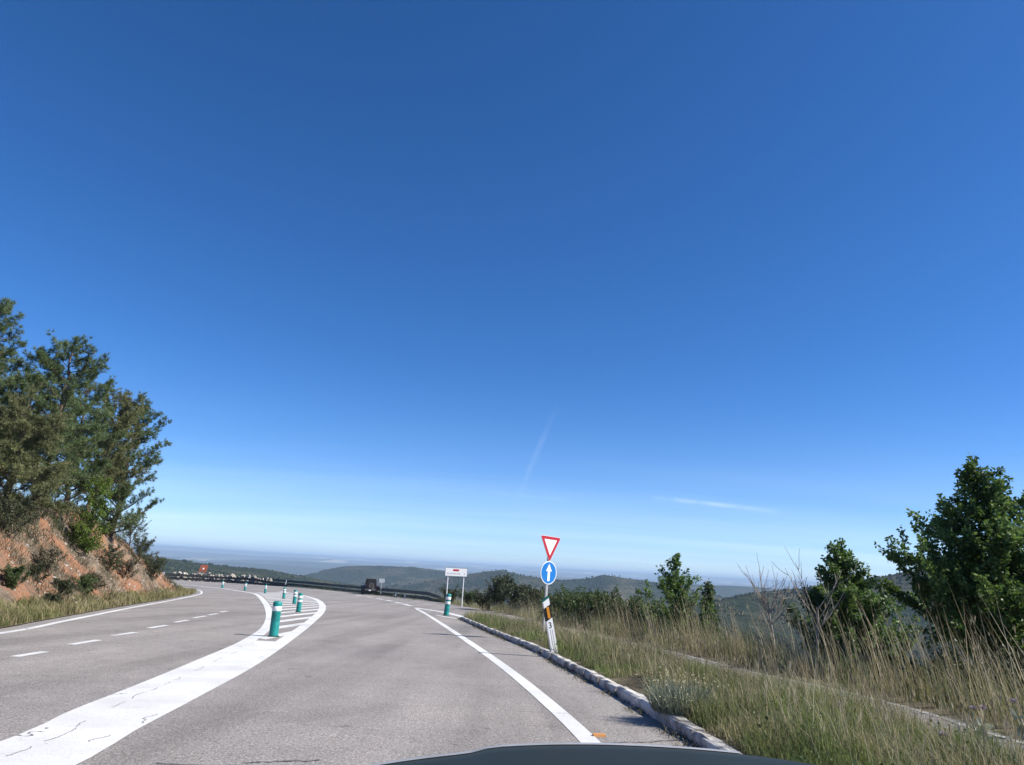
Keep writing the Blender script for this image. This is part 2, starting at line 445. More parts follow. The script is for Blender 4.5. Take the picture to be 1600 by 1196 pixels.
M['thistle'] = plain('thistle_heads', (0.46, 0.38, 0.40), 0.9)
M['grass'] = leafy('verge_grass', [(0.0, (0.085, 0.115, 0.04)), (0.45, (0.18, 0.19, 0.075)), (0.65, (0.33, 0.29, 0.17)), (1.0, (0.52, 0.45, 0.31))], 0.35, 0.7, (0.2, 0.2, 0.06), 0.5, ((0.09, 0.15, 0.04), (0.21, 0.27, 0.09)))
M['grass_dry'] = leafy('dry_grass', [(0.0, (0.24, 0.20, 0.12)), (0.5, (0.40, 0.34, 0.22)), (1.0, (0.58, 0.51, 0.37))], 0.35, 0.8, (0.3, 0.24, 0.12), 0.5)
M['grass_green'] = leafy('green_grass', [(0.0, (0.09, 0.115, 0.035)), (0.6, (0.18, 0.19, 0.07)), (1.0, (0.36, 0.31, 0.16))], 0.3, 0.7, (0.2, 0.22, 0.05), 0.5, ((0.22, 0.18, 0.09), (0.42, 0.35, 0.20)))
M['wood_far'] = None
t = NT('far_woodland')
oi = t.n.new('ShaderNodeObjectInfo')
c = t.ramp(oi.outputs['Random'], [(0.0, (0.012, 0.019, 0.009)), (0.5, (0.026, 0.037, 0.016)), (0.85, (0.045, 0.054, 0.025)), (1.0, (0.085, 0.08, 0.045))])
t.color(t.mix(1.0, c, t.ramp(t.noise(0.9, 3, 0.7), [(0.3, 0.6), (0.7, 1.35)]), 'MULTIPLY')); t.set(1.0, 0.0)
M['wood_far'] = t.m
M['stone'] = plain('pale_stone', (0.36, 0.32, 0.27), 0.9, 0.15, var=0.4, scale=3, bump=0.6)
M['rust'] = plain('rust_red_board', (0.30, 0.085, 0.05), 0.8, 0.2, var=0.25, scale=4)
M['tyre'] = plain('tyre_rubber', (0.075, 0.068, 0.06), 0.85, 0.2, var=0.3)
M['jeep'] = plain('black_body_paint', (0.012, 0.012, 0.013), 0.3, 0.5, var=0.1)
M['canvas'] = plain('black_canvas', (0.02, 0.02, 0.021), 0.8, 0.2, var=0.3)
M['glass'] = plain('dark_glass', (0.02, 0.025, 0.03), 0.08, 0.5, var=0.05)
M['grey_metal'] = plain('dull_metal', (0.16, 0.16, 0.155), 0.5, 0.4, 0.4, 0.2)
M['lamp_red'] = plain('lamp_red', (0.07, 0.006, 0.006), 0.3, 0.5)
M['chrome'] = plain('rim_metal', (0.4, 0.4, 0.4), 0.35, 0.5, 0.8)
t = NT('car_paint')
t.color((0.020, 0.023, 0.018)); t.set(0.3, 0.5); t.b.inputs['IOR'].default_value = 1.055
t.b.inputs['Coat Weight'].default_value = 0.0
t.bump(t.noise(3.0, 2), 0.02, 0.01)
M['car'] = t.m
M['brick_orange'] = plain('orange_fragment', (0.56, 0.26, 0.09), 0.8, var=0.25, scale=40)
# ------------------------------------------------------------------ road plan (metres, traced on the ground)
P_ = lambda L: [at(*q) for q in L]
left_edge = smooth([(-7.2, -12), (-7.5, 0), (-8.2, 8)] + [p[:2] for p in P_([(0, 990), (100, 971), (200, 951), (260, 940), (300, 932), (315, 927)])] + [(-27.2, 67), (-33, 76.5), (-40, 84.5), (-50, 92)])
isl_left = smooth([(-2.4, -12), (-2.75, -4), (-3.15, 1)] + [p[:2] for p in P_([(0, 1160), (100, 1115), (200, 1076), (300, 1035), (380, 1000), (410, 978), (415, 957), (408, 940), (398, 929.5)])] + [p[:2] for p in P_([(385, 926), (345, 920), (300, 915.3), (262, 912)])])
isl_right = smooth([(-1.55, -12), (-1.95, -4), (-2.3, 1)] + [p[:2] for p in P_([(120, 1196), (200, 1148), (300, 1095), (400, 1040), (455, 1002), (490, 974), (508, 955), (507, 944), (495, 936), (470, 929.5), (440, 924.6)])])
edge_r = smooth([(1.35, -12), (1.25, -4), (1.1, 2)] + [p[:2] for p in P_([(917, 1168), (840, 1092), (781, 1042), (732, 1006), (693, 979), (664, 960), (648, 951)])])
kerb_c = smooth([(2.1, -12), (2.0, -3), (1.9, 3)] + [p[:2] for p in P_([(1100, 1174), (1050, 1142), (1000, 1110), (950, 1080), (900, 1052), (873, 1039), (835, 1017.5), (763, 988), (718, 967)])])
side_far = smooth([(5.6, -12), (5.75, -3), (5.75, 4)] + [p[:2] for p in P_([(1600, 1158), (1450, 1112), (1300, 1075), (1180, 1050), (1050, 1018), (900, 985), (820, 967)])] + [(-0.6, 50), (-3.4, 62), (-7.4, 76)])
guard2_pts = [(-4.6, 69.5), (-7.35, 76), (-12.3, 85.5), (-17.2, 93), (-25.7, 106), (-34.5, 116), (-46, 125)]
guard1_pts = [(-31.0, 108.2), (-35, 110.5), (-41, 112.3), (-48, 112.0), (-56, 110.5), (-66, 106.5), (-78, 99)]
outer = smooth([p for p in guard2_pts])

def poly_sd(X, Y, poly):
    """signed distance to polygon, negative inside"""
    P = np.asarray(poly); d = np.full(X.shape, 1e18); ins = np.zeros(X.shape, bool)
    for i in range(len(P)):
        a, b = P[i], P[(i + 1) % len(P)]
        e = b - a; wx, wy = X - a[0], Y - a[1]
        tt = np.clip((wx * e[0] + wy * e[1]) / (e @ e + 1e-12), 0, 1)
        d = np.minimum(d, (wx - e[0] * tt) ** 2 + (wy - e[1] * tt) ** 2)
        cond = ((a[1] > Y) != (b[1] > Y))
        xi = e[0] * (Y - a[1]) / (e[1] if abs(e[1]) > 1e-9 else 1e-9) + a[0]
        ins ^= cond & (X < xi)
    d = np.sqrt(d)
    return np.where(ins, -d, d)

right_bound = side_far[::6]
platform = np.vstack([right_bound + [0.35, 0], np.array([(-8.0, 79.5), (-13, 88.5), (-19, 97), (-27, 107), (-33, 112.5), (-42, 116.5), (-56, 116), (-72, 109), (-90, 96), (-90, -14)])])

# ------------------------------------------------------------------ terrain sheet to the horizon
def crest(L): return np.array([at_d(x, y, D) for x, y, D in L])
RIDGES = [
    (crest([(60, 856, 950), (150, 861, 1000), (225, 868, 1050), (310, 880, 1150), (400, 890, 1300), (470, 900, 1450), (530, 911, 1550)]), 0.16, 10),
    (crest([(420, 911, 2600), (500, 894, 2600), (545, 886, 2650), (600, 885, 2700), (650, 887, 2700), (700, 893, 2700), (750, 903, 2700)]), 0.19, 16),
    (crest([(630, 914, 1900), (690, 902, 1900), (720, 898, 1900), (760, 892, 1900), (785, 890.5, 1900), (820, 899, 1900), (850, 905, 1950), (880, 906, 2000), (920, 903, 2000), (940, 896.5, 2000), (960, 899, 2000), (1000, 905, 2000), (1040, 912, 1950), (1100, 925, 1900)]), 0.24, 4),
    (crest([(990, 910, 3900), (1060, 912, 3900), (1130, 914.5, 3900), (1190, 918, 3900), (1260, 921, 3900), (1340, 927, 3900)]), 0.15, 14),
    (crest([(1100, 962, 760), (1130, 948, 800), (1160, 937, 850), (1215, 926, 900), (1263, 920, 920), (1330, 910, 930), (1400, 897, 930), (1440, 888, 930), (1490, 876, 940), (1560, 868, 950), (1660, 862, 960), (1800, 862, 980)]), 0.33, 3),
]
for k, (D, lift, amp) in enumerate([(6500, -17, 5), (9000, -10, 4), (13000, -3.5, 2.5), (19000, 2.5, 2.2), (24000, 3.0, 2.0)]):
    pxs = np.arange(-300, 1950, 45)
    hz = 842.2 + (931.7 - 842.2) * pxs / 1600.0
    dy = fbm(pxs / 260.0, pxs * 0 + k * 7.7, 4, k) * amp * 1.6
    RIDGES.append((crest([(a, h - lift + e, D * (1 + 0.05 * math.sin(a / 170.0 + k))) for a, h, e in zip(pxs, hz, dy)]), 0.045, 15))
def terrain_z(X, Y):
    D = np.sqrt(X ** 2 + Y ** 2)
    sd = poly_sd(X, Y, platform)
    d = np.maximum(sd, 0)
    fall = np.interp(d, [0, 0.6, 3, 12, 40, 150, 400, 900, 2000, 40000], [0, 0.12, 1.05, 5.0, 18, 62, 125, 190, 270, 270])
    zp = np.where(Y < 140, zs(np.clip(Y, -40, 125)), zs(125))
    floor = np.interp(D, [0, 2000, 5000, 9000, 14000, 20000, 40000], [-290, -290, -235, -165, -95, -40, -60])
    base = np.maximum(zp - 0.22 - fall, floor + fbm(X / 900, Y / 900, 4, 5) * np.interp(D, [500, 3000], [4, 22]))
    base = base + fbm(X / 60, Y / 60, 4, 2) * np.clip(d / 40, 0, 1) * 3.5
    near = D < 12
    z = base
    for C, slope, rnd in RIDGES:
        bd = np.full(X.shape, 1e18); bz = np.zeros(X.shape)
        for a, b in zip(C[:-1], C[1:]):
            e = b[:2] - a[:2]; wx, wy = X - a[0], Y - a[1]
            tt = np.clip((wx * e[0] + wy * e[1]) / (e @ e), 0, 1)
            q = np.hypot(wx - e[0] * tt, wy - e[1] * tt)
            m = q < bd
            bd = np.where(m, q, bd); bz = np.where(m, a[2] + (b[2] - a[2]) * tt, bz)
        rough = fbm(X / 210 + slope * 50, Y / 210, 4, 9) * np.minimum(bd, 350) * slope * 0.55
        r = bz - slope * (np.sqrt(bd ** 2 + (rnd * 6) ** 2) - rnd * 6) + rough
        r = np.where(D > 230, r, -1e9)
        z = np.maximum(z, r)
    return z
A1 = np.radians(np.r_[np.linspace(-180, -50, 45, endpoint=False), np.linspace(-50, 50, 330, endpoint=False), np.linspace(50, 180, 45, endpoint=False)])
RR = np.r_[0.5, np.exp(np.linspace(math.log(1.5), math.log(30000), 330))]
GA, GR = np.meshgrid(A1, RR)
TX, TY = GR * np.sin(GA), GR * np.cos(GA)
TZ = terrain_z(TX, TY)
na, nr = len(A1), len(RR)
ii = np.arange(nr - 1)[:, None] * na; jj = np.arange(na)[None]; j2 = (jj + 1) % na
TF = np.stack([ii + jj, ii + j2, ii + na + j2, ii + na + jj], -1).reshape(-1, 4)[:, ::-1]
terr = obj('terrain', make_mesh('terrain', [(np.c_[TX.ravel(), TY.ravel(), TZ.ravel()], TF), (np.array([[TX[0, k], TY[0, k], TZ[0, k]] for k in range(na)]), np.arange(na)[None])], True), M['terrain'])
tag(terr, kind='structure')
def tz1(x, y): return float(terrain_z(np.array([float(x)]), np.array([float(y)]))[0])

# woodland on the far slopes: one mass, instanced crowns
def lumpy(n=2, seed=0, squash=0.8):
    import bmesh
    bm = bmesh.new(); bmesh.ops.create_icosphere(bm, subdivisions=n, radius=1.0)
    r = np.random.default_rng(seed)
    for v in bm.verts:
        k = 0.78 + 0.42 * r.random(); v.co = (v.co.x * k, v.co.y * k, v.co.z * k * squash + 0.45)
    me = bpy.data.meshes.new('crown_lump'); bm.to_mesh(me); bm.free(); return me
crown_src = bpy.data.objects.new('crown_lump_source', lumpy(2, 3)); crown_src.data.materials.append(M['wood_far'])
def woodland(name, label, n, dmin, dmax, amin, amax, smin, smax, thr):
    u = rng.random(n * 4)
    D = np.exp(np.log(dmin) + u * (math.log(dmax) - math.log(dmin))); a = np.radians(amin + (amax - amin) * rng.random(n * 4))
    x, y = D * np.sin(a), D * np.cos(a)
    dens = fbm(x / 140, y / 140, 4, 21) * 0.6 + fbm(x / 30, y / 30, 2, 31) * 0.5
    keep = (dens > thr) & (poly_sd(x, y, platform) > 25)
    x, y = x[keep][:n], y[keep][:n]; z = terrain_z(x, y)
    me = bpy.data.meshes.new(name); me.vertices.add(len(x))
    me.vertices.foreach_set('co', np.c_[x, y, z - 0.7].astype(np.float32).ravel())
    at_ = me.attributes.new('crown_size', 'FLOAT', 'POINT')
    at_.data.foreach_set('value', (smin + (smax - smin) * rng.random(len(x)) ** 1.6).astype(np.float32))
    o = obj(name, me); tag(o, label, 'woodland', None, 'stuff')
    ng = bpy.data.node_groups.new(name, 'GeometryNodeTree')
    ng.interface.new_socket('Geometry', in_out='INPUT', socket_type='NodeSocketGeometry')
    ng.interface.new_socket('Geometry', in_out='OUTPUT', socket_type='NodeSocketGeometry')
    N, L = ng.nodes, ng.links
    gi, go = N.new('NodeGroupInput'), N.new('NodeGroupOutput')
    m2p = N.new('GeometryNodeMeshToPoints'); iop = N.new('GeometryNodeInstanceOnPoints'); oi_ = N.new('GeometryNodeObjectInfo')
    oi_.inputs['Object'].default_value = crown_src
    na_ = N.new('GeometryNodeInputNamedAttribute'); na_.data_type = 'FLOAT'; na_.inputs['Name'].default_value = 'crown_size'
    rv = N.new('FunctionNodeRandomValue'); rv.data_type = 'FLOAT_VECTOR'
    rv.inputs['Max'].default_value = (0.3, 0.3, 6.28)
    L.new(gi.outputs[0], m2p.inputs[0]); L.new(m2p.outputs[0], iop.inputs['Points']); L.new(oi_.outputs['Geometry'], iop.inputs['Instance'])
    L.new(na_.outputs[0], iop.inputs['Scale']); L.new(rv.outputs[0], iop.inputs['Rotation']); L.new(iop.outputs[0], go.inputs[0])
    md = o.modifiers.new('scatter', 'NODES'); md.node_group = ng
    return o
woodland('distant_woodland', 'dark scattered woodland covering the valley slopes and far hills', 60000, 170, 3300, -40, 44, 1.0, 2.5, 0.02)

# ------------------------------------------------------------------ road
road_left = left_edge - normals2(left_edge) * 0.42
road_outer = np.vstack([side_far[side_far[:, 1] < 69], np.array([(-6.2, 75.3), (-11.2, 84.6), (-16.4, 92.3), (-24.0, 103.5), (-30.5, 107.6), (-40, 111.2), (-48, 111), (-56, 109.5), (-66, 105.3), (-78, 97.6)])])
# rows between the left edge and the outer edge, matched by arc length
def resample(C, n):
    L = np.r_[0, np.cumsum(np.linalg.norm(np.diff(C, axis=0), axis=1))]
    s = np.linspace(0, L[-1], n); return np.c_[np.interp(s, L, C[:, 0]), np.interp(s, L, C[:, 1])]
LA, RA = resample(road_left, 160), resample(road_outer, 160)
LA = np.vstack([[-7.6, -13], LA]); RA = np.vstack([[5.6, -13], RA])
K = 14
rows = np.stack([LA + (RA - LA) * k / K for k in range(K + 1)], 1)
V = rows.reshape(-1, 2); V = np.c_[V, zs(V[:, 1])]
i = np.arange(len(LA) - 1)[:, None] * (K + 1); j = np.arange(K)[None]
F = np.stack([i + j, i + j + 1, i + K + 2 + j, i + K + 1 + j], -1).reshape(-1, 4)
road = obj('road', make_mesh('road', [(V, F)], True), M['asphalt']); tag(road, kind='structure')
def paint(name, parts, mat='paint'):
    return obj(name, make_mesh(name, parts if isinstance(parts, list) else [parts]), M[mat], road)
PZ = 0.004
paint('edge_line', ribbon(left_edge, -0.075, 0.075, PZ))
ny = isl_left[:, 1]
# broad solid strip between the carriageways, ending square before the hatched island
sp = 15.6
Ls = resample(isl_left[isl_left[:, 1] < sp + 0.1], 60); Rs = resample(isl_right[isl_right[:, 1] < sp], 60)
rr = np.stack([Ls + (Rs - Ls) * k / 3 for k in range(4)], 1).reshape(-1, 2)
i = np.arange(59)[:, None] * 4; j = np.arange(3)[None]
paint('solid_strip', (np.c_[rr, zs(rr[:, 1]) + PZ], np.stack([i + j, i + j + 1, i + 5 + j, i + 4 + j], -1).reshape(-1, 4)))
CL = isl_left[isl_left[:, 1] >= sp - 0.8]; CR = isl_right[isl_right[:, 1] >= sp - 0.9]
paint('island_line', ribbon(CL, 0.0, np.interp(CL[:, 1], [15, 22, 45, 100], [0.26, 0.26, 0.34, 0.42]), PZ + 0.002))
paint('island_line', ribbon(CR, np.interp(CR[:, 1], [15, 22, 45, 100], [-0.28, -0.28, -0.36, -0.5]), 0.0, PZ + 0.002))
def yat(C, x):
    o = np.argsort(C[:, 0]); return np.interp(x, C[o, 0], C[o, 1])
xk, wk = -5.15, 0.30
while xk > -23:
    q = []
    for xx in (xk, xk + wk):
        q.append((xx, yat(CL, xx) + 0.75 + 0.02 * abs(xx) ** 1.2)); q.append((xx, yat(CR, xx) - 0.9 - 0.06 * abs(xx + 5)))
    q = np.array([q[0], q[2], q[3], q[1]])
    if q[3, 1] - q[0, 1] > 0.6:
        m_ = 8; lft = np.array([q[0] + (q[3] - q[0]) * k / m_ for k in range(m_ + 1)]); rgt = np.array([q[1] + (q[2] - q[1]) * k / m_ for k in range(m_ + 1)])
        VV = np.vstack([lft, rgt]); i = np.arange(m_)
        paint('hatch_stripe', (np.c_[VV, zs(VV[:, 1]) + PZ], np.stack([i, i + m_ + 1, i + m_ + 2, i + 1], 1)))
    xk -= 0.84 + 0.022 * (abs(xk) - 5); wk += 0.012
# broken centre line of the left carriageway
dash_px = [((20, 1027), (75, 1018)), ((108, 1008), (158, 1000)), ((174, 994), (215, 988)), ((231, 982), (263, 977)), ((272, 973), (295, 969)), ((302, 966), (323, 962.5)), ((325, 961.5), (341, 959)), ((343, 957), (356, 955))]
for a, b in dash_px:
    A, B = at(*a), at(*b); C = np.array([A[:2] + (B[:2] - A[:2]) * (0.04 + 0.88 * k / 4) for k in range(5)])
    paint('dash', ribbon(C, -0.07, 0.07, PZ))
# right edge line, the nose where the side road joins, broken give-way line
paint('edge_line', ribbon(edge_r, -0.02, 0.165, PZ))
nose = smooth([at(646, 950)[:2], at(690, 957)[:2], at(722, 965)[:2]], 0.5)
paint('nose_line', ribbon(nose, -0.35, 0.05, PZ + 0.001))
nose2 = smooth([at(681, 961.5)[:2], at(715, 967.5)[:2]], 0.5)
paint('nose_line', ribbon(nose2, -0.1, 0.1, PZ + 0.002))
for a, b in [((630, 944), (642, 947)), ((617, 941), (627, 943)), ((603, 938), (613, 940)), ((588, 935.3), (598, 937)), ((572, 932.5), (582, 934)), ((556, 930), (566, 931.4))]:
    A, B = at(*a), at(*b); C = np.array([A[:2], (A[:2] + B[:2]) / 2, B[:2]])
    paint('dash', ribbon(C, -0.2, 0.2, PZ))
paint('edge_line', ribbon(side_far[side_far[:, 1] < 60], -0.17, -0.08, PZ), 'paint_old')
# line across the mouth of the side road
C = smooth([at(752, 948.5)[:2], at(790, 954)[:2], at(835, 965)[:2]], 0.5)
far_mk = smooth([(-36, 102.5), (-45, 104.5), (-55, 103.5), (-66, 98.5)], 0.8)
paint('edge_line', ribbon(far_mk, -0.1, 0.1, PZ))
# sealed cracks across the lane
def crackline(p0, p1, n=26, amp=0.03, w=0.018):
    A, B = np.array(p0), np.array(p1); s = np.linspace(0, 1, n)[:, None]; C = A + (B - A) * s
    d = (B - A) / np.linalg.norm(B - A); C = C + np.array([d[1], -d[0]]) * (np.cumsum(rng.normal(0, amp * 0.35, n)) * np.sin(np.pi * s[:, 0]) ** 0.5)[:, None]
    ww = w * (0.6 + 0.8 * rng.random(n))
    paint('crack', ribbon(C, -ww / 2, ww / 2, PZ + 0.002), 'tar')
kk_ = 0
ysel = np.where((isl_left[:, 1] > 4.5) & (isl_left[:, 1] < 15.5))[0]; NLf = normals2(isl_left)
for k in ysel[:-2:1]:
    if rng.random() < 0.55:
        a_ = isl_left[k] + NLf[k] * 0.27; b_ = isl_left[k + 1] + NLf[k + 1] * 0.27
        crackline(a_ + (b_ - a_) * rng.uniform(0, 0.3), a_ + (b_ - a_) * rng.uniform(0.6, 1.15), 14, 0.016, 0.007)
for a_, b_ in (((172, 1150), (140, 1160)), ((245, 1117), (225, 1131))):
    crackline(at(*a_)[:2], at(*b_)[:2], 18, 0.03, 0.008)
A = at(905, 1165); B = at(1075, 1157); crackline(A[:2], B[:2])
crackline(at(380, 1193)[:2], at(500, 1188)[:2])
crackline((-2.2, 5.2), (-0.6, 5.35))

# ------------------------------------------------------------------ kerb of separate stones
verge_near = kerb_c[(kerb_c[:, 1] > -10)]
kb = ribbon(verge_near, 0.03, 0.15, 0.07)
N_ = normals2(verge_near); n = len(verge_near)
a0, a1 = verge_near + N_ * 0.025, verge_near + N_ * 0.15
KV = np.vstack([np.c_[a0, zs(a0[:, 1]) - 0.1], np.c_[a0, zs(a0[:, 1]) + 0.066], np.c_[a1, zs(a1[:, 1]) + 0.066], np.c_[a1, zs(a1[:, 1]) - 0.1]])
i = np.arange(n - 1)
kerb = obj('kerb', [(KV, np.vstack([np.stack([i + k * n, i + 1 + k * n, i + 1 + (k + 1) * n, i + (k + 1) * n], 1) for k in range(3)]))], M['mortar'])
tag(kerb, kind='structure')
def stone_mesh(seed):
    r = np.random.default_rng(seed)
    prof = np.array([(0, -0.12), (0, 0.072), (0.010, 0.098), (0.035, 0.112), (0.13, 0.108), (0.145, 0.085), (0.145, -0.12)])
    xs = np.linspace(0.006, 0.975, 6); parts = []
    V = np.array([[p[0] + r.normal(0, 0.0035), x + (0.006 * r.random() if x in (xs[0], xs[-1]) else 0), p[1] + r.normal(0, 0.004)] for x in xs for p in prof])
    m = len(prof); F = []
    for a in range(len(xs) - 1):
        for b in range(m - 1): F.append([a * m + b, a * m + b + 1, (a + 1) * m + b + 1, (a + 1) * m + b])
    return make_mesh('kerb_stone', [(V, np.array(F)[:, ::-1]), (V, np.arange(m)[None]), (V, np.arange(len(V) - m, len(V))[::-1][None])])
stones = [stone_mesh(k) for k in range(6)]
for s_ in stones: s_.materials.append(M['kerb'])
L = np.r_[0, np.cumsum(np.linalg.norm(np.diff(verge_near, axis=0), axis=1))]
for k in range(int(L[-1])):
    x = np.interp(k, L, verge_near[:, 0]); y = np.interp(k, L, verge_near[:, 1])
    x2 = np.interp(k + 1, L, verge_near[:, 0]); y2 = np.interp(k + 1, L, verge_near[:, 1])
    o = obj('kerb_stone', stones[k % 6], None, kerb)
    o.location = (x + rng.normal(0, 0.006), y, float(zs(y)) + rng.normal(0, 0.006))
    o.rotation_euler = (math.atan(-0.034), rng.normal(0, 0.012), math.atan2(-(x2 - x), y2 - y) + rng.normal(0, 0.006))

# ------------------------------------------------------------------ verge mound between kerb and side road
vn = verge_near
def width_at(y): return np.interp(y, [-10, 5, 10, 14, 20, 26, 33, 36], [2.4, 2.5, 2.55, 2.6, 2.6, 2.1, 1.0, 0.3])
W = width_at(vn[:, 1]); K = 10; rows = []
for k in range(K + 1):
    f = k / K; q = vn + N_ * (0.155 + (W * f))[:, None]
    h = 0.09 + 0.10 * math.sin(math.pi * min(1, f * 1.15)) - 0.13 * max(0, f - 0.8) / 0.2
    rows.append(np.c_[q, zs(q[:, 1]) + h + fbm(q[:, 0] * 2, q[:, 1] * 2, 3, 4) * 0.03])
VV = np.stack(rows, 1).reshape(-1, 3); i = np.arange(n - 1)[:, None] * (K + 1); j = np.arange(K)[None]
verge = obj('verge', make_mesh('verge', [(VV, np.stack([i + j, i + j + 1, i + K + 2 + j, i + K + 1 + j], -1).reshape(-1, 4))], True), M['soil'])
tag(verge, kind='structure')
# outer shoulder beyond the side road, falling into the valley
sf = side_far; NS = normals2(sf); rows = []
offs = np.array([-0.12, 0.30, 0.7, 1.2, 1.8, 2.5, 3.4, 4.6, 6.0, 8.0, 10.5, 14.0])
def shoulder_drop(o): return np.interp(o, [-0.12, 0.12, 0.35, 1.2, 2.5, 4.6, 8, 14], [0.015, -0.03, -0.03, 0.10, 0.5, 1.55, 3.4, 6.4])
for o_ in offs:
    q = sf + NS * o_
    rows.append(np.c_[q, zs(q[:, 1]) - shoulder_drop(o_) + fbm(q[:, 0] * 0.9, q[:, 1] * 0.9, 4, 8) * 0.06 * min(3, max(0.0, o_ - 0.1))])
K = len(offs) - 1
VV = np.stack(rows, 1).reshape(-1, 3); ns = len(sf); i = np.arange(ns - 1)[:, None] * (K + 1); j = np.arange(K)[None]
shoulder = obj('hillside', make_mesh('hillside', [(VV, np.stack([i + j, i + j + 1, i + K + 2 + j, i + K + 1 + j], -1).reshape(-1, 4))], True), M['soil'])
tag(shoulder, kind='structure')
def shoulder_pt(y, o_):
    k = int(np.argmin(abs(sf[:, 1] - y))); q = sf[k] + NS[k] * o_
    return np.array([q[0], q[1], float(zs(q[1])) - float(shoulder_drop(o_))])
def ground_right(x, y):
    k = int(np.argmin((sf[:, 0] - x) ** 2 + (sf[:, 1] - y) ** 2))
    o_ = float((np.array([x, y]) - sf[k]) @ NS[k])
    if o_ < 0.3: return float(zs(y))
    if o_ < 14: return float(zs(y)) - float(shoulder_drop(o_))
    return tz1(x, y)

# ------------------------------------------------------------------ cut bank on the left
toe = left_edge - normals2(left_edge) * 1.25
BK = np.array([q for q in toe if q[1] < 58]); BN = -normals2(BK)
nb = len(BK); KT = 64
H_bank = np.interp(BK[:, 1], [-12, 12, 16, 22, 30, 37, 41, 45, 48.5, 52, 57], [2.7, 2.8, 2.9, 3.05, 3.6, 4.2, 4.2, 3.6, 2.3, 0.9, 0.2])
tt = np.r_[np.linspace(0, 1, 44), np.linspace(1.04, 1.7, 10), np.linspace(2, 7, 11)][:KT + 1]
KT = len(tt) - 1
def bank_profile(t): 
    return np.where(t < 1, np.interp(t, [0, 0.12, 0.35, 0.6, 0.85, 1.0], [0.0, 0.07, 0.36, 0.66, 0.93, 1.0]), 1.0 + 0.055 * (t - 1))
rows = []
for q, nn, h in zip(BK, BN, H_bank):
    w = 0.95 * h + 0.55
    d = tt * w; p = q[None] + nn[None] * d[:, None]
    z = zs(q[1]) - 0.02 + h * bank_profile(tt)
    rows.append(np.c_[p, z])
BV = np.stack(rows, 0)
X, Y = BV[..., 0], BV[..., 1]
fadeb = np.clip(tt[None] * 6, 0, 1)
dsp = fbm(X * 0.7 + 3, Y * 0.7, 5, 12) * 0.34 + fbm(X * 2.4, Y * 2.4, 4, 15) * 0.16 + fbm(BV[..., 2] * 6 + X, Y * 5, 3, 18) * 0.07
BV[..., 0] += BN[None, :, 0].T * dsp * fadeb * -0.8; BV[..., 1] += BN[None, :, 1].T * dsp * fadeb * -0.8
BV[..., 2] += dsp * 0.6 * fadeb * np.minimum(1, H_bank[:, None])
m = KT + 1; i = np.arange(nb - 1)[:, None] * m; j = np.arange(KT)[None]
bank = obj('cut_bank', make_mesh('cut_bank', [(BV.reshape(-1, 3), np.stack([i + j, i + m + j, i + m + 1 + j, i + 1 + j], -1).reshape(-1, 4))], True), M['bank'])
tag(bank, kind='structure')
# strip of ground between asphalt and bank foot
ls = ribbon(left_edge[left_edge[:, 1] < 76], -2.2, -0.40, 0.02)
stripg = obj('roadside_strip', make_mesh('roadside_strip', [ls]), M['soil']); tag(stripg, kind='structure')
def bank_at(y, t):
    """point on the bank surface at road station y and profile position t"""
    k = int(np.clip(np.searchsorted(BK[:, 1], y), 0, nb - 1)); c = int(np.argmin(abs(tt - t)))
    return BV[k, c].copy()
from mathutils.bvhtree import BVHTree
bank_tree = BVHTree.FromPolygons([tuple(v) for v in BV.reshape(-1, 3)], [tuple(p.vertices) for p in bank.data.polygons])
def bank_px(px, py):
    """where a sight line meets the bank"""
    d = ray(px, py); h = bank_tree.ray_cast(Vector(EYE), Vector(d).normalized())
    return np.array(h[0]) if h[0] is not None else None
def bank_down(x, y):
    h = bank_tree.ray_cast(Vector((x, y, 60)), Vector((0, 0, -1)))
    return float(h[0].z) if h[0] is not None else tz1(x, y)
# loose stones on the bank
def rock(r, s):
    b = np.array([[-1, -1, -1], [1, -1, -1], [1, 1, -1], [-1, 1, -1], [-1, -1, 1], [1, -1, 1], [1, 1, 1], [-1, 1, 1]], float)
    b = b * (0.6 + 0.5 * r.random((8, 3))); b[4:, :2] *= 0.7
    q = r.normal(size=4); q /= np.linalg.norm(q)
    R_ = np.array(Vector((0, 0, 0)).to_track_quat('Z', 'Y').to_matrix()) if False else None
    from mathutils import Quaternion
    Rm = np.array(Quaternion(q).to_matrix())
    return (b * s * np.array([1, 0.8, 0.6])) @ Rm.T
parts = []
for _ in range(1500):
    yk = rng.uniform(10, 52); p = bank_at(yk, rng.uniform(0.0, 1.0) ** 1.4)
    s = 0.018 + 0.07 * rng.random() ** 4
    parts.append((rock(rng, s) + p, BOXF))
o = obj('loose_stones', parts, M['stone']); tag(o, 'pale loose stones strewn over the cut bank', 'stones', None, 'stuff')

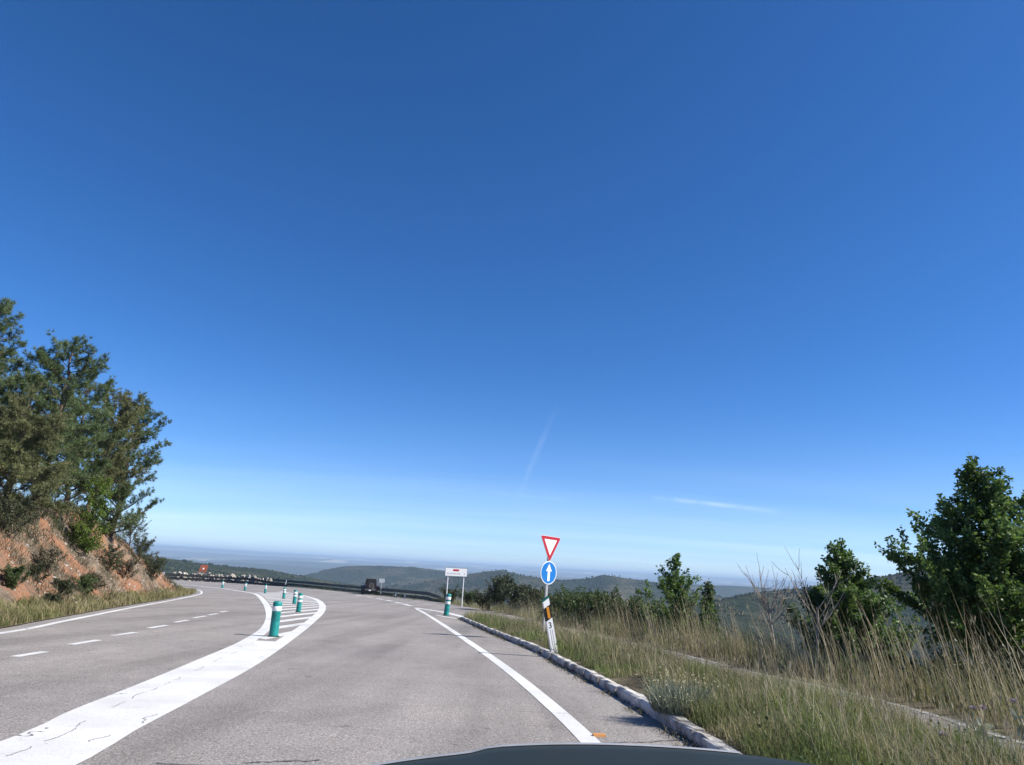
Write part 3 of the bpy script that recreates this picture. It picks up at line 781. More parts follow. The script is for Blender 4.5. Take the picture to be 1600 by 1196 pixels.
# ------------------------------------------------------------------ grass
def unit(v): return v / (np.linalg.norm(v, axis=-1, keepdims=True) + 1e-9)
def leaf_cards(P, size, out_dir=None, droop=0.2):
    """pointed, folded leaves: 4 corners each, size (n)"""
    n = len(P); d = rng.normal(size=(n, 3)); d[:, 2] -= droop
    if out_dir is not None: d += out_dir * 1.1
    d = unit(d); s = unit(np.cross(d, rng.normal(size=(n, 3)))); nr_ = np.cross(d, s)
    L_, W_ = size[:, None], size[:, None] * 0.62
    V = np.stack([P, P + d * L_ * 0.45 + s * W_ * 0.5 + nr_ * L_ * 0.10, P + d * L_, P + d * L_ * 0.45 - s * W_ * 0.5 + nr_ * L_ * 0.10], 1).reshape(-1, 3)
    return (V, np.arange(n)[:, None] * 4 + np.array([[0, 1, 2, 3]]), None)
def blades(P, H, lean, width, curl=0.35, seg=True):
    """tapered bent blades; P (n,3), H (n), lean (n,2), width (n)"""
    n = len(P); a = rng.random(n) * 6.283
    wx = np.c_[np.cos(a), np.sin(a), np.zeros(n)] * (width / 2)[:, None]
    mid = P + np.c_[lean * (H * 0.35)[:, None], H * 0.55]
    tip = P + np.c_[lean * (H * (0.8 + curl))[:, None], H * (1 - 0.25 * np.linalg.norm(lean, axis=1) ** 2)]
    V = np.stack([P - wx, P + wx, mid + wx * 0.75, mid - wx * 0.75, tip], 1).reshape(-1, 3)
    b = np.arange(n)[:, None] * 5
    return [(V, b + np.array([[0, 1, 2, 3]])), (V, b + np.array([[3, 2, 4]]))]
def merge(parts):
    """same vertex array used for quads and tris: keep islands joined"""
    V = parts[0][0]; return V, parts[0][1], parts[1][1]
def mesh_mixed(name, groups):
    Vs, Q, T, off = [], [], [], 0
    for V, q, t_ in groups:
        Vs.append(V); off_ = off; off += len(V)
        if q is not None: Q.append(q + off_)
        if t_ is not None: T.append(t_ + off_)
    V = np.vstack(Vs).astype(np.float32); me = bpy.data.meshes.new(name)
    Q = np.vstack(Q) if Q else np.zeros((0, 4), int); T = np.vstack(T) if T else np.zeros((0, 3), int)
    L = np.concatenate([Q.ravel(), T.ravel()]).astype(np.int32)
    S = np.concatenate([np.arange(len(Q)) * 4, len(Q) * 4 + np.arange(len(T)) * 3]).astype(np.int32)
    me.vertices.add(len(V)); me.vertices.foreach_set('co', V.ravel()); me.loops.add(len(L)); me.loops.foreach_set('vertex_index', L)
    me.polygons.add(len(S)); me.polygons.foreach_set('loop_start', S); me.update(calc_edges=True); return me
def seed_heads(P, size):
    """small spindle at the top of a stem: crossed slim leaves"""
    n = len(P); out = []
    for k in range(3):
        a = rng.random(n) * 6.283; w = np.c_[np.cos(a), np.sin(a), np.zeros(n)] * (size * 0.10)[:, None]
        up = np.c_[rng.normal(0, 0.18, n), rng.normal(0, 0.18, n), np.ones(n)] * size[:, None]
        w = w * 0.55
        V = np.stack([P - up * 0.15, P + up * 0.4 + w, P + up, P + up * 0.4 - w], 1).reshape(-1, 3)
        out.append((V, np.arange(n)[:, None] * 4 + np.array([[0, 1, 2, 3]]), None))
    return out
def lean_vec(n, s=0.25, wind=(-0.10, 0.0)): return rng.normal(0, s, (n, 2)) + np.array(wind)

def scatter_strip(C, N, n, y0, y1, omin, omax, zfun, dens_pow=0.0, clump=0.9, thr=-0.35):
    idx = np.where((C[:, 1] >= y0) & (C[:, 1] <= y1))[0]
    wts = 1.0 / np.maximum(3.0, C[idx, 1]) ** dens_pow; wts /= wts.sum()
    k = rng.choice(idx, n, p=wts); o_ = omin + (omax - omin) * rng.random(n)
    t_ = np.c_[-N[k, 1], N[k, 0]]
    q = C[k] + N[k] * o_[:, None] + t_ * rng.uniform(-0.3, 0.3, n)[:, None]
    keep = fbm(q[:, 0] * clump, q[:, 1] * clump, 3, 40) > thr
    q, o_ = q[keep], o_[keep]
    return np.c_[q, zfun(q, o_)], o_
def zverge(q, o_):
    w = width_at(q[:, 1]); f = np.clip((o_ - 0.155) / w, 0, 1)
    return zs(q[:, 1]) + 0.08 + 0.10 * np.sin(np.pi * np.minimum(1, f * 1.15)) - 0.13 * np.maximum(0, f - 0.8) / 0.2
g = []
def verge_grass(n, y0, y1, omin, omax, h0, h1, w, dp, wind=(-0.08, 0)):
    P, o_ = scatter_strip(vn, N_, n, y0, y1, omin, omax, zverge, dp, 1.1, -0.34)
    wmax = width_at(P[:, 1]) + 0.1; P = P[o_ < wmax]
    patchy = 0.5 + 1.3 * vnoise(P[:, 0] * 1.6, P[:, 1] * 1.6, 50) ** 1.4
    H = (h0 + (h1 - h0) * rng.random(len(P))) * patchy
    return merge(blades(P, H, lean_vec(len(P), 0.28, wind), w * (0.7 + 0.6 * rng.random(len(P)))))
G1 = [verge_grass(58000, 2.0, 13, 0.16, 3.1, 0.06, 0.27, 0.006, 0.6), verge_grass(26000, 11, 36, 0.16, 3.0, 0.06, 0.26, 0.009, 0.4)]
o = obj('verge_grass', mesh_mixed('verge_grass', G1), M['grass']); tag(o, 'mixed green and straw grass on the verge behind the kerb', 'grass', None, 'stuff')
G2 = [verge_grass(7500, 3.0, 36, 0.4, 3.0, 0.15, 0.46, 0.005, 0.5, (-0.14, 0.02)), verge_grass(2600, 8, 36, 1.3, 3.0, 0.15, 0.34, 0.006, 0.3, (-0.12, 0.02))]
P, o_ = scatter_strip(vn, N_, 1100, 3, 36, 0.4, 2.6, zverge, 0.4)
H = rng.uniform(0.2, 0.55, len(P)); ln = lean_vec(len(P), 0.16, (-0.12, 0.02))
G2.append(merge(blades(P, H, ln, np.full(len(P), 0.005), 0.0)))
top = P + np.c_[ln * (H * 0.72)[:, None], H * 0.93]; G2 += seed_heads(top, rng.uniform(0.04, 0.10, len(P)))
PW, oW = scatter_strip(vn, N_, 210, 4, 30, 0.2, 2.4, zverge, 0.6, 1.1, -0.5)
LW = np.repeat(PW, 26, 0) + rng.normal(0, 0.055, (len(PW) * 26, 3)) * [1, 1, 0.0] + np.c_[np.zeros((len(PW) * 26, 2)), rng.random(len(PW) * 26) * np.repeat(rng.uniform(0.04, 0.28, len(PW)), 26)]
lw = leaf_cards(LW, rng.uniform(0.02, 0.05, len(LW)), None, -0.2)
o = obj('verge_weeds', mesh_mixed('verge_weeds', [lw]), M['leaf_shrub']); tag(o, 'broad leaved weeds scattered through the verge grass', 'weeds', None, 'stuff')
PM, oM = scatter_strip(vn, N_, 9000, 2.5, 34, 0.16, 2.6, zverge, 0.6, 1.4, -0.1)
o = obj('verge_thatch', mesh_mixed('verge_thatch', [merge(blades(PM, rng.uniform(0.02, 0.09, len(PM)), lean_vec(len(PM), 1.6), 0.006 + 0.004 * rng.random(len(PM))))]), M['leaf_grey']); tag(o, 'matted dead grass lying on the verge', 'grass', None, 'stuff')
o = obj('verge_dry_grass', mesh_mixed('verge_dry_grass', G2), M['grass_dry']); tag(o, 'dry straw stems and seed heads rising from the verge', 'grass', None, 'stuff')
# tall dry grass on the outer shoulder beyond the side road
def zsh(q, o_): return zs(q[:, 1]) - shoulder_drop(o_) - 0.02
G3 = []
def sh_grass(n, y0, y1, omin, omax, h0, h1, w, dp, thr=-0.4):
    P, o_ = scatter_strip(sf, NS, n, y0, y1, omin, omax, zsh, dp, 0.6, thr)
    H = (h0 + (h1 - h0) * rng.random(len(P))) * (0.7 + 0.6 * vnoise(P[:, 0] * 0.8, P[:, 1] * 0.8, 60))
    return merge(blades(P, H, lean_vec(len(P), 0.2, (-0.16, 0.03)), w * (0.7 + 0.6 * rng.random(len(P)))))
G3.append(sh_grass(3800, 4, 20, 0.15, 2.4, 0.2, 0.6, 0.006, 0.3)); G3.append(sh_grass(6500, 14, 75, 0.3, 2.6, 0.3, 0.75, 0.009, 0.5))
P, o_ = scatter_strip(sf, NS, 1500, 5, 44, 0.3, 2.2, zsh, 0.5)
H = rng.uniform(0.6, 1.5, len(P)) * (0.7 + 0.5 * vnoise(P[:, 0] * 0.7, P[:, 1] * 0.7, 61)); ln = lean_vec(len(P), 0.12, (-0.26, 0.02))
G3.append(merge(blades(P, H, ln, np.full(len(P), 0.008), 0.0)))
P2, o2 = scatter_strip(sf, NS, 420, 6, 26, 0.25, 1.8, zsh, 0.6, 0.6, -0.5)
H2 = rng.uniform(0.9, 1.75, len(P2)); ln2 = lean_vec(len(P2), 0.10, (-0.30, 0.0))
G3.append(merge(blades(P2, H2, ln2, np.full(len(P2), 0.013), 0.0)))
top = P + np.c_[ln * (H * 0.72)[:, None], H * 0.93]; G3 += seed_heads(top, rng.uniform(0.03, 0.11, len(P)))
o = obj('tall_dry_grass', mesh_mixed('tall_dry_grass', G3), M['grass_dry']); tag(o, 'tall dry grass along the outer edge of the side road', 'grass', None, 'stuff')
G4 = [sh_grass(26000, 4, 75, 0.12, 5.0, 0.2, 0.75, 0.010, 0.45)]
o = obj('shoulder_green_grass', mesh_mixed('shoulder_green_grass', G4), M['grass']); tag(o, 'greener low grass among the tall dry stems', 'grass', None, 'stuff')
G4b = [sh_grass(15000, 4, 40, 1.3, 4.5, 0.2, 0.85, 0.016, 0.5, -0.2)]
o = obj('shoulder_undergrowth', mesh_mixed('shoulder_undergrowth', G4b), M['leaf_dark']); tag(o, 'dark tangled undergrowth behind the tall dry grass', 'undergrowth', None, 'stuff')
# litter of dead stalks and grit in the gutter at the foot of the kerb
P, o_ = scatter_strip(vn, N_, 7000, 3, 34, -0.22, 0.03, lambda q, o: zs(q[:, 1]) + 0.001, 0.5, 1.6, -0.05)
P = P[rng.random(len(P)) < np.interp(o_, [-0.22, 0.0], [0.08, 1.0])]
o = obj('gutter_litter', mesh_mixed('gutter_litter', [merge(blades(P, rng.uniform(0.015, 0.075, len(P)), lean_vec(len(P), 1.2), 0.006 + 0.006 * rng.random(len(P))))]), M['leaf_grey']); tag(o, 'dead stalks and grit along the foot of the kerb', 'litter', None, 'stuff')
# grass at the foot of the bank
LN = -normals2(left_edge)
def zleft(q, o_): return zs(q[:, 1]) + 0.01
G5 = []
for n, y0_, y1_, w_ in ((9000, 9, 22, 0.012), (9000, 20, 50, 0.02), (2500, 48, 62, 0.03)):
    P, o_ = scatter_strip(left_edge, LN, n, y0_, y1_, 0.42, 1.75, zleft, 0.0)
    up = np.array([max(z_, bank_down(x_, y_)) if False else z_ for x_, y_, z_ in P]); P[:, 2] = up + np.maximum(0, o_[:len(P)] - 1.25) * 0.5
    H = rng.uniform(0.06, 0.32, len(P)) * (0.45 + 1.0 * vnoise(P[:, 0] * 1.3, P[:, 1] * 1.3, 70))
    G5.append(merge(blades(P, H, lean_vec(len(P), 0.3), w_ * (0.7 + 0.6 * rng.random(len(P))))))
o = obj('bank_foot_grass', mesh_mixed('bank_foot_grass', G5), M['grass_green']); tag(o, 'green roadside grass along the foot of the orange bank', 'grass', None, 'stuff')
G6 = []; G6b = []
ks = rng.integers(0, nb, 90000); tsel = rng.integers(2, 62, 90000)
P = BV[ks, tsel]; dens = fbm(P[:, 0] * 0.8 + P[:, 2], P[:, 1] * 0.8, 4, 77); P = P[(P[:, 1] > 8) & (P[:, 1] < 54) & (dens > -0.02)]
P = P + np.c_[rng.uniform(-0.2, 0.2, (len(P), 2)), np.full(len(P), -0.06)]
G6.append(merge(blades(P, rng.uniform(0.08, 0.36, len(P)), lean_vec(len(P), 0.55, (0.25, 0)), 0.017 * (0.6 + 0.8 * rng.random(len(P))))))
ks = rng.integers(0, nb, 26000); tsel = rng.integers(26, 62, 26000)
P = BV[ks, tsel]; dens = fbm(P[:, 0] * 0.6 - P[:, 2], P[:, 1] * 0.6, 4, 81) + np.interp(tt[tsel], [0.5, 1.1], [-0.35, 0.45]); P = P[(P[:, 1] > 8) & (P[:, 1] < 52) & (dens > 0.0)] if False else P[((P[:, 1] > 8) & (P[:, 1] < 52) & (dens > 0.16))]
P = P + np.c_[rng.uniform(-0.25, 0.25, (len(P), 2)), np.full(len(P), -0.06)]
G6b.append(merge(blades(P, rng.uniform(0.2, 0.75, len(P)), lean_vec(len(P), 0.5, (0.1, 0)), 0.022 * (0.6 + 0.8 * rng.random(len(P))))))
o = obj('bank_undergrowth', mesh_mixed('bank_undergrowth', G6b), M['leaf_dark']); tag(o, 'dark undergrowth below the pines along the bank top', 'undergrowth', None, 'stuff')
o = obj('bank_dry_scrub', mesh_mixed('bank_dry_scrub', G6), M['leaf_grey']); tag(o, 'short dry scrub and dead grass on the cut bank', 'grass', None, 'stuff')
G7 = []
P = np.array([(rng.uniform(-70, 8), 0, 0) for _ in range(14000)])
oo = smooth(np.array([(-3.0, 70), (-8.6, 79.5), (-13.8, 88.5), (-19, 97), (-27, 108.5), (-34, 116.5), (-43, 120), (-56, 119), (-72, 111), (-90, 98)]), 1.0); ON = normals2(oo)
k = rng.integers(0, len(oo), 12000); off_ = -rng.uniform(-1.2, 4.5, 12000)
q = oo[k] + ON[k] * off_[:, None] * -1
sdq = poly_sd(q[:, 0], q[:, 1], platform)
P = np.c_[q, terrain_z(q[:, 0], q[:, 1]) - 0.02][sdq > -1.6]
G7.append(merge(blades(P, rng.uniform(0.3, 0.9, len(P)), lean_vec(len(P), 0.25), 0.035 * (0.6 + 0.8 * rng.random(len(P))))))
o = obj('rail_side_grass', mesh_mixed('rail_side_grass', G7), M['grass']); tag(o, 'rough grass growing behind the guardrails', 'grass', None, 'stuff')
# ------------------------------------------------------------------ trees and shrubs
def needle_tufts(P, Dr, n, length, width, spread=0.9):
    m = len(P); P = np.repeat(P, n, 0); Dr = np.repeat(Dr, n, 0); k = len(P)
    d = unit(Dr + rng.normal(0, spread, (k, 3))); s = unit(np.cross(d, rng.normal(size=(k, 3)))) * width
    b = P + d * 0.015
    L_ = length * (0.7 + 0.5 * rng.random((k, 1)))
    V = np.stack([b - s / 2, b + s / 2, b + d * L_], 1).reshape(-1, 3)
    return (V, None, np.arange(k)[:, None] * 3 + np.array([[0, 1, 2]]))
def curve_pts(a, d, L, n, bend=np.zeros(3), wob=0.06):
    out = [np.array(a, float)]; d = np.array(d, float)
    for _ in range(n):
        d = unit(d + np.asarray(bend) / n + rng.normal(0, wob, 3)); out.append(out[-1] + d * L / n)
    return np.array(out), d

def pine(name, label, base, height, spread, lean=(0, 0), first=0.25, mat='needle', nb_=40, seed=0, tuft=20, group='pines on top of the bank', skew=(0, 0)):
    global rng
    keep = rng; rng = np.random.default_rng(seed)
    root = empty(name, base, label, 'tree', group)
    n = 14; z = np.linspace(0, height, n)
    path = np.c_[lean[0] * height * (z / height) ** 1.2 + np.r_[0, rng.normal(0, 0.05, n - 1)], lean[1] * height * (z / height) ** 1.2 + np.r_[0, rng.normal(0, 0.05, n - 1)], z]
    r0 = 0.016 * height + 0.03
    trunk = tube(np.vstack([path[0] - [0, 0, 0.5], path]), np.r_[r0 * 1.25, np.linspace(r0, 0.025, n)], 8)
    br, TP, TD = [], [], []
    for k in range(nb_):
        f = first + (1 - first) * (k + rng.random()) / nb_
        a = path[0] + 0; zz = f * height
        s0 = np.array([np.interp(zz, z, path[:, 0]), np.interp(zz, z, path[:, 1]), zz])
        az = k * 2.399 + rng.normal(0, 0.5)
        prof = spread * (math.sin(math.pi * min(1, (1.02 - f) / (1.02 - first)) ** 0.62 * 0.5) ** 0.8) * rng.uniform(0.55, 1.15) + 0.25
        d = np.array([math.cos(az), math.sin(az), rng.uniform(0.05, 0.55) + 0.5 * max(0, f - 0.7)])
        d[:2] += np.array(skew)
        pts, dl = curve_pts(s0, d, prof, 7, (0, 0, 0.5), 0.10)
        br += tube(pts, np.linspace(0.012 * height * (1.15 - f) * 0.42 + 0.012, 0.008, len(pts)), 5, False)
        for t_ in np.linspace(0.25, 1.0, max(3, int(prof * 5.0))):
            p = pts[0] + (pts[-1] - pts[0]) * t_; kk = min(6, int(t_ * 7)); p = pts[kk] + (pts[min(7, kk + 1)] - pts[kk]) * (t_ * 7 - kk)
            for _ in range(2):
                sd_ = unit(dl * 0.6 + rng.normal(0, 0.75, 3) + np.array([0, 0, 0.25])); sl = rng.uniform(0.22, 0.6) * (0.6 + 0.4 * (1 - t_)) * (0.55 + spread * 0.25)
                sp_, dd = curve_pts(p, sd_, sl, 3, (0, 0, 0.5), 0.12)
                br += tube(sp_, np.linspace(0.009, 0.005, 4), 3, False)
                for q in sp_[1:]:
                    for _ in range(2):
                        TP.append(q + rng.normal(0, 0.05, 3)); TD.append(unit(dd + rng.normal(0, 0.35, 3) + np.array([0, 0, 0.3])))
    TP.append(path[-1]); TD.append(np.array([0, 0, 1.0]))
    obj('trunk', make_mesh('trunk', trunk + br), M['bark'], root)
    obj('crown', mesh_mixed('crown', [needle_tufts(np.array(TP), np.array(TD), tuft, 0.15, 0.016, 0.75)]), M[mat], root)
    rng = keep
    return root
def broadleaf(name, label, base, height, spread, leaf=0.09, nlimb=34, per=70, mat='leaf', first=0.12, elev=0.9, seed=0, group=None, cat='tree', lean=(0, 0), shoots=(), droop=0.25, taper=0.75, thick=0.2, bark='bark2', up=0.35, trunk_part='trunk', crown_part='crown', jit=1.0):
    global rng
    keep = rng; rng = np.random.default_rng(seed)
    root = empty(name, base, label, cat, group)
    n = 10; z = np.linspace(0, height, n)
    path = np.c_[lean[0] * z + np.r_[0, rng.normal(0, 0.03 * height / 4, n - 1)], lean[1] * z + np.r_[0, rng.normal(0, 0.03 * height / 4, n - 1)], z]
    r0 = 0.010 * height + 0.012
    wood = tube(np.vstack([path[0] - [0, 0, 0.35], path]), np.r_[r0 * 1.2, np.linspace(r0, 0.006, n)], 6)
    LP, LO = [], []
    limbs = []
    for k in range(nlimb):
        f = first + (0.98 - first) * (k + rng.random()) / nlimb
        zz = f * height; s0 = np.array([np.interp(zz, z, path[:, 0]), np.interp(zz, z, path[:, 1]), zz])
        az = k * 2.399 + rng.normal(0, 0.4)
        ln_ = spread * ((1 - f) / (1 - first)) ** taper * rng.uniform(0.65, 1.2) * jit + 0.12 * spread
        d = np.array([math.cos(az), math.sin(az), elev * rng.uniform(0.6, 1.3)])
        limbs.append((s0, d, ln_))
    for sh in shoots:                        # (height fraction, dx, dy, dz, length)
        zz = sh[0] * height; limbs.append((np.array([np.interp(zz, z, path[:, 0]), np.interp(zz, z, path[:, 1]), zz]), np.array(sh[1:4], float), sh[4]))
    limbs.append((path[-2], np.array([rng.normal(0, .1), rng.normal(0, .1), 1.0]), height / n * 1.6))
    for s0, d, ln_ in limbs:
        pts, dl = curve_pts(s0, d, ln_, 6, (0, 0, up), 0.10)
        wood += tube(pts, np.linspace(max(0.006, 0.012 * ln_), 0.004, 7), 4, False)
        subs = [(pts, ln_)]
        for _ in range(int(2 + ln_ * 3)):
            kk = rng.integers(1, 6); sd_ = unit(dl + rng.normal(0, 0.6, 3)); sl = ln_ * rng.uniform(0.2, 0.42)
            sp_, _d = curve_pts(pts[kk], sd_, sl, 4, (0, 0, up), 0.12)
            wood += tube(sp_, np.linspace(0.005, 0.003, 5), 3, False); subs.append((sp_, sl))
        for pp, sl in subs:
            m_ = int(per * sl) + 4
            t_ = (0.15 + 0.85 * rng.random(m_)) * (len(pp) - 1); kk = np.minimum(t_.astype(int), len(pp) - 2)
            q = pp[kk] + (pp[kk + 1] - pp[kk]) * (t_ - kk)[:, None]
            r_ = thick * (0.35 + 0.65 * (1 - t_ / (len(pp) - 1)))[:, None] * leaf * 7
            off = rng.normal(0, 0.45, (m_, 3)) * r_
            LP.append(q + off); LO.append(unit(off + 1e-5))
    LP, LO = np.vstack(LP), np.vstack(LO)
    ok = LP[:, 2] > 0.02; LP, LO = LP[ok], LO[ok]
    obj(trunk_part, make_mesh(trunk_part, wood), M[bark], root)
    obj(crown_part, mesh_mixed(crown_part, [leaf_cards(LP, leaf * rng.uniform(0.6, 1.25, len(LP)), LO, droop)]), M[mat], root)
    rng = keep
    return root

def top_at(px, D): return at_d(px, 0, D)
def pine_at(px, D, top_y, **kw):
    """stand a pine on the bank top at image column px and distance D, reaching image row top_y"""
    b = at_d(px, 830, D); gz = bank_down(b[0], b[1]); tp = at_d(px, top_y, D)
    return np.array([b[0], b[1], gz - 0.05]), tp[2] - gz
PINES = [
    ('tall pine rising at the left edge of the picture, taller than its neighbours', -112, 25.5, 478, 2.3, (0.0, 0), 0.15, 'needle', 46, 1),
    ('pine with domed top second from the left on the bank', 52, 27.5, 545, 1.9, (0.0, 0), 0.10, 'needle', 46, 2),
    ('leaning pine with thick slanting trunk at the right end of the grove', 132, 36.0, 622, 1.9, (0.12, 0), 0.18, 'needle_dry', 46, 3),
    ('bushy pine with bare grey twigs right of the slanting trunk', 176, 39.0, 638, 2.15, (0.03, 0), 0.05, 'needle', 50, 4),
    ('short yellowish pine low down at the left picture edge', 0, 24.5, 640, 1.7, (0.0, 0), 0.06, 'needle_dry', 42, 5),
    ('pine half hidden behind the domed pine', 92, 33.0, 598, 1.9, (0.0, 0), 0.10, 'needle', 40, 6),
    ('dull pine standing behind the yellowish one near the left edge', 0, 31.5, 600, 1.9, (0.0, 0), 0.12, 'needle', 38, 8),
]
for lb, px, D, ty, spd, ln, fi, mt, nbr, sd_ in PINES:
    b, h = pine_at(px, D, ty)
    pine('pine_tree', lb, b, h, spd, ln, fi, mt, nbr, sd_)
def shrub_on_bank(px, py, size, label, mat='leaf_dark', seed=0, leaf=0.05, flat=0.8, name='shrub', D=None):
    p = bank_px(px, py)
    if p is None:
        p = at_d(px, py, D or 40.0); p[2] = bank_down(p[0], p[1])
    p = p - np.array([0, 0, 0.10])
    size = size * 1.15
    return broadleaf(name, label, p, size * flat, size * 0.66, leaf, 22, int(150 / max(0.5, size)), mat, 0.05, 0.75, seed, 'shrubs on the cut bank', 'shrub', (0, 0), (), 0.0, 0.35, 0.22, 'bark2', 0.3, 'stems', 'foliage')
BANKSH = [
    (18, 921, 0.6, 'small dark green shrub on the red earth near the left picture edge', 'leaf_shrub', 0.045, 0.9),
    (70, 893, 0.8, 'brownish shrub in the middle of the orange bank', 'leaf_grey', 0.05, 0.8),
    (52, 905, 0.5, 'olive shrub just left below the brownish one on the bank', 'leaf_dark', 0.045, 0.8),
    (128, 930, 0.65, 'rounded green shrub low on the bank above the road grass', 'leaf_shrub', 0.05, 0.85),
    (142, 922, 0.65, 'straw tinted shrub touching the right of the rounded green one', 'leaf_grey', 0.05, 0.8),
    (80, 948, 0.42, 'grey shrub at the foot of the bank near the road', 'leaf_dark', 0.045, 0.8),
    (95, 928, 0.5, 'thin olive shrub between the orange scars of the bank', 'leaf_dark', 0.045, 0.8),
    (170, 895, 1.2, 'dark olive shrub in the middle right of the bank', 'leaf_dark', 0.05, 0.8),
    (200, 862, 1.9, 'tall dark shrub on the right shoulder of the bank against the plain', 'leaf_dark', 0.06, 0.95),
    (216, 880, 1.4, 'dark shrub on the descending right crest of the bank', 'leaf_dark', 0.06, 0.85),
    (238, 908, 1.3, 'lowest dark shrub at the right end of the bank beside the road', 'leaf_dark', 0.06, 0.8),
    (12, 838, 1.2, 'dark grey shrub high on the bank at the left picture edge', 'leaf_dark', 0.05, 0.8),
    (40, 815, 1.0, 'dry scrubby shrub on the upper bank below the pines', 'leaf_grey', 0.05, 0.7),
    (116, 850, 0.9, 'dry brown shrub under the bright green one', 'leaf_grey', 0.05, 0.7),
    (135, 862, 0.7, 'small olive tuft on the upper bank under the pine trunk', 'leaf_shrub', 0.045, 0.7),
    (195, 905, 1.1, 'pale dry shrub low on the right part of the bank', 'leaf_grey', 0.05, 0.65),
    (165, 838, 1.1, 'dark undergrowth at the foot of the slanting trunk', 'leaf_dark', 0.05, 0.8),
    (75, 806, 1.5, 'dark twiggy undergrowth beneath the domed pine', 'leaf_dark', 0.05, 0.8),
]
for k, (px, py, sz, lb, mt, lf, fl) in enumerate(BANKSH):
    shrub_on_bank(px, py, sz, lb, mt, 100 + k, lf, fl)

b = at_d(138, 830, 31.0); b[2] = bank_down(b[0], b[1]) - 0.1
broadleaf('shrub', 'bright green bushy shrub beside the slanting pine trunk', b, at_d(138, 752, 31.0)[2] - b[2], 1.0, 0.075, 40, 75, 'leaf_bright', 0.05, 0.7, 99, 'shrubs on the cut bank', 'shrub', (0.05, 0), (), 0.0, 0.35, 0.25, 'bark2', 0.3, 'stems', 'foliage')
def tree_right(px, D, top_y, **kw):
    b = at_d(px, 900, D); gz = ground_right(b[0], b[1]); tp = at_d(px, top_y, D)
    return np.array([b[0], b[1], gz - 0.05]), tp[2] - gz
b, h = tree_right(1548, 14.5, 716)
broadleaf('broadleaf_tree', 'large dark green leafy tree at the right edge of the picture', b, h - 0.15, 2.3, 0.09, 84, 120, 'leaf', 0.26, 0.52, 31, None, 'tree', (0, 0),
          ((0.50, -1.0, -0.1, 0.30, 2.1), (0.42, -1.0, 0.2, 0.22, 1.9), (0.60, -1.0, 0.1, 0.50, 1.5), (0.72, -1, 0, 0.7, 1.1), (0.80, 0.5, 0, 0.9, 0.8), (0.66, -1, 0.1, 0.35, 1.3), (0.55, 0.8, -0.2, 0.6, 1.6)), 0.25, 1.0, 0.20)
b, h = tree_right(1326, 18.5, 838)
broadleaf('broadleaf_tree', 'middle sized bushy green tree left of the large one', b, h - 0.3, 1.75, 0.09, 58, 125, 'leaf', 0.15, 0.75, 32, None, 'tree', (-0.05, 0),
          ((0.6, 1.0, 0, 0.55, 1.5), (0.5, 1.0, 0.1, 0.3, 1.5), (0.8, -0.4, 0, 1.0, 0.7), (0.45, -1.0, 0, 0.5, 0.9)), 0.25, 0.85, 0.20)
b, h = tree_right(1060, 22.5, 856)
broadleaf('sapling', 'slender green sapling with pointed top behind the tall grass', b, h - 0.25, 1.5, 0.085, 22, 95, 'leaf', 0.10, 1.5, 33, None, 'tree', (-0.05, 0), ((0.5, -0.75, 0, 1.0, 1.0), (0.6, -0.5, 0, 1.0, 1.0), (0.3, 0.8, 0, 0.9, 1.1)), 0.2, 1.1, 0.18)
b, h = tree_right(1106, 23.5, 912)
broadleaf('sapling', 'shorter sapling just right of the slender one', b, h, 0.7, 0.10, 22, 85, 'leaf_shrub', 0.12, 1.5, 34, None, 'tree', (0, 0), (), 0.2, 0.7, 0.22)
HEDGE = [
    (785, 50, 893, 1.7, 'tallest dark evergreen bush left of the blue arrow sign', 'leaf_dark', 0.10),
    (812, 47, 902, 1.4, 'dark evergreen bush directly left of the signpost', 'leaf_dark', 0.10),
    (836, 44, 906, 1.3, 'dark bush partly behind the blue arrow sign', 'leaf_dark', 0.09),
    (757, 52, 922, 1.3, 'low dark bush at the left end of the hedge', 'leaf_dark', 0.09),
    (735, 60, 934, 1.2, 'small green bush right of the place name sign', 'leaf_shrub', 0.09),
    (705, 66, 910, 1.3, 'dark thin bush behind the place name sign', 'leaf_dark', 0.09),
    (872, 36, 918, 1.3, 'leafy shrub right behind the striped marker post', 'leaf_shrub', 0.085),
    (905, 33, 919, 1.4, 'green leafy shrub right of the marker post', 'leaf_shrub', 0.085),
    (935, 31, 917, 1.3, 'leafy shrub below the pointed hill', 'leaf_shrub', 0.085),
    (952, 30, 912, 1.1, 'upright leafy shrub standing above the hedge line', 'leaf_shrub', 0.085),
    (980, 29, 924, 1.3, 'leafy shrub in the middle of the hedge', 'leaf_shrub', 0.085),
    (1010, 27, 930, 1.3, 'leafy shrub left of the slender sapling', 'leaf_shrub', 0.085),
    (1035, 25.5, 938, 1.1, 'dark leafy shrub at the foot of the slender sapling', 'leaf', 0.085),
    (1085, 24.0, 952, 1.2, 'leafy shrub between the two saplings', 'leaf_shrub', 0.085),
    (1385, 15.0, 1040, 0.8, 'dark undergrowth between the two right hand trees', 'leaf_dark', 0.06),
    (1440, 13.4, 1048, 0.9, 'dark undergrowth at the foot of the large right tree', 'leaf_dark', 0.06),
    (1500, 12.2, 1045, 1.0, 'dense dark shrub in front of the large right tree', 'leaf_dark', 0.06),
    (1575, 11.6, 1040, 1.1, 'dense dark shrub at the right picture edge below the tree', 'leaf_dark', 0.06),
    (1330, 16.0, 1020, 0.8, 'dark shrub at the foot of the bushy tree', 'leaf_dark', 0.06),
]
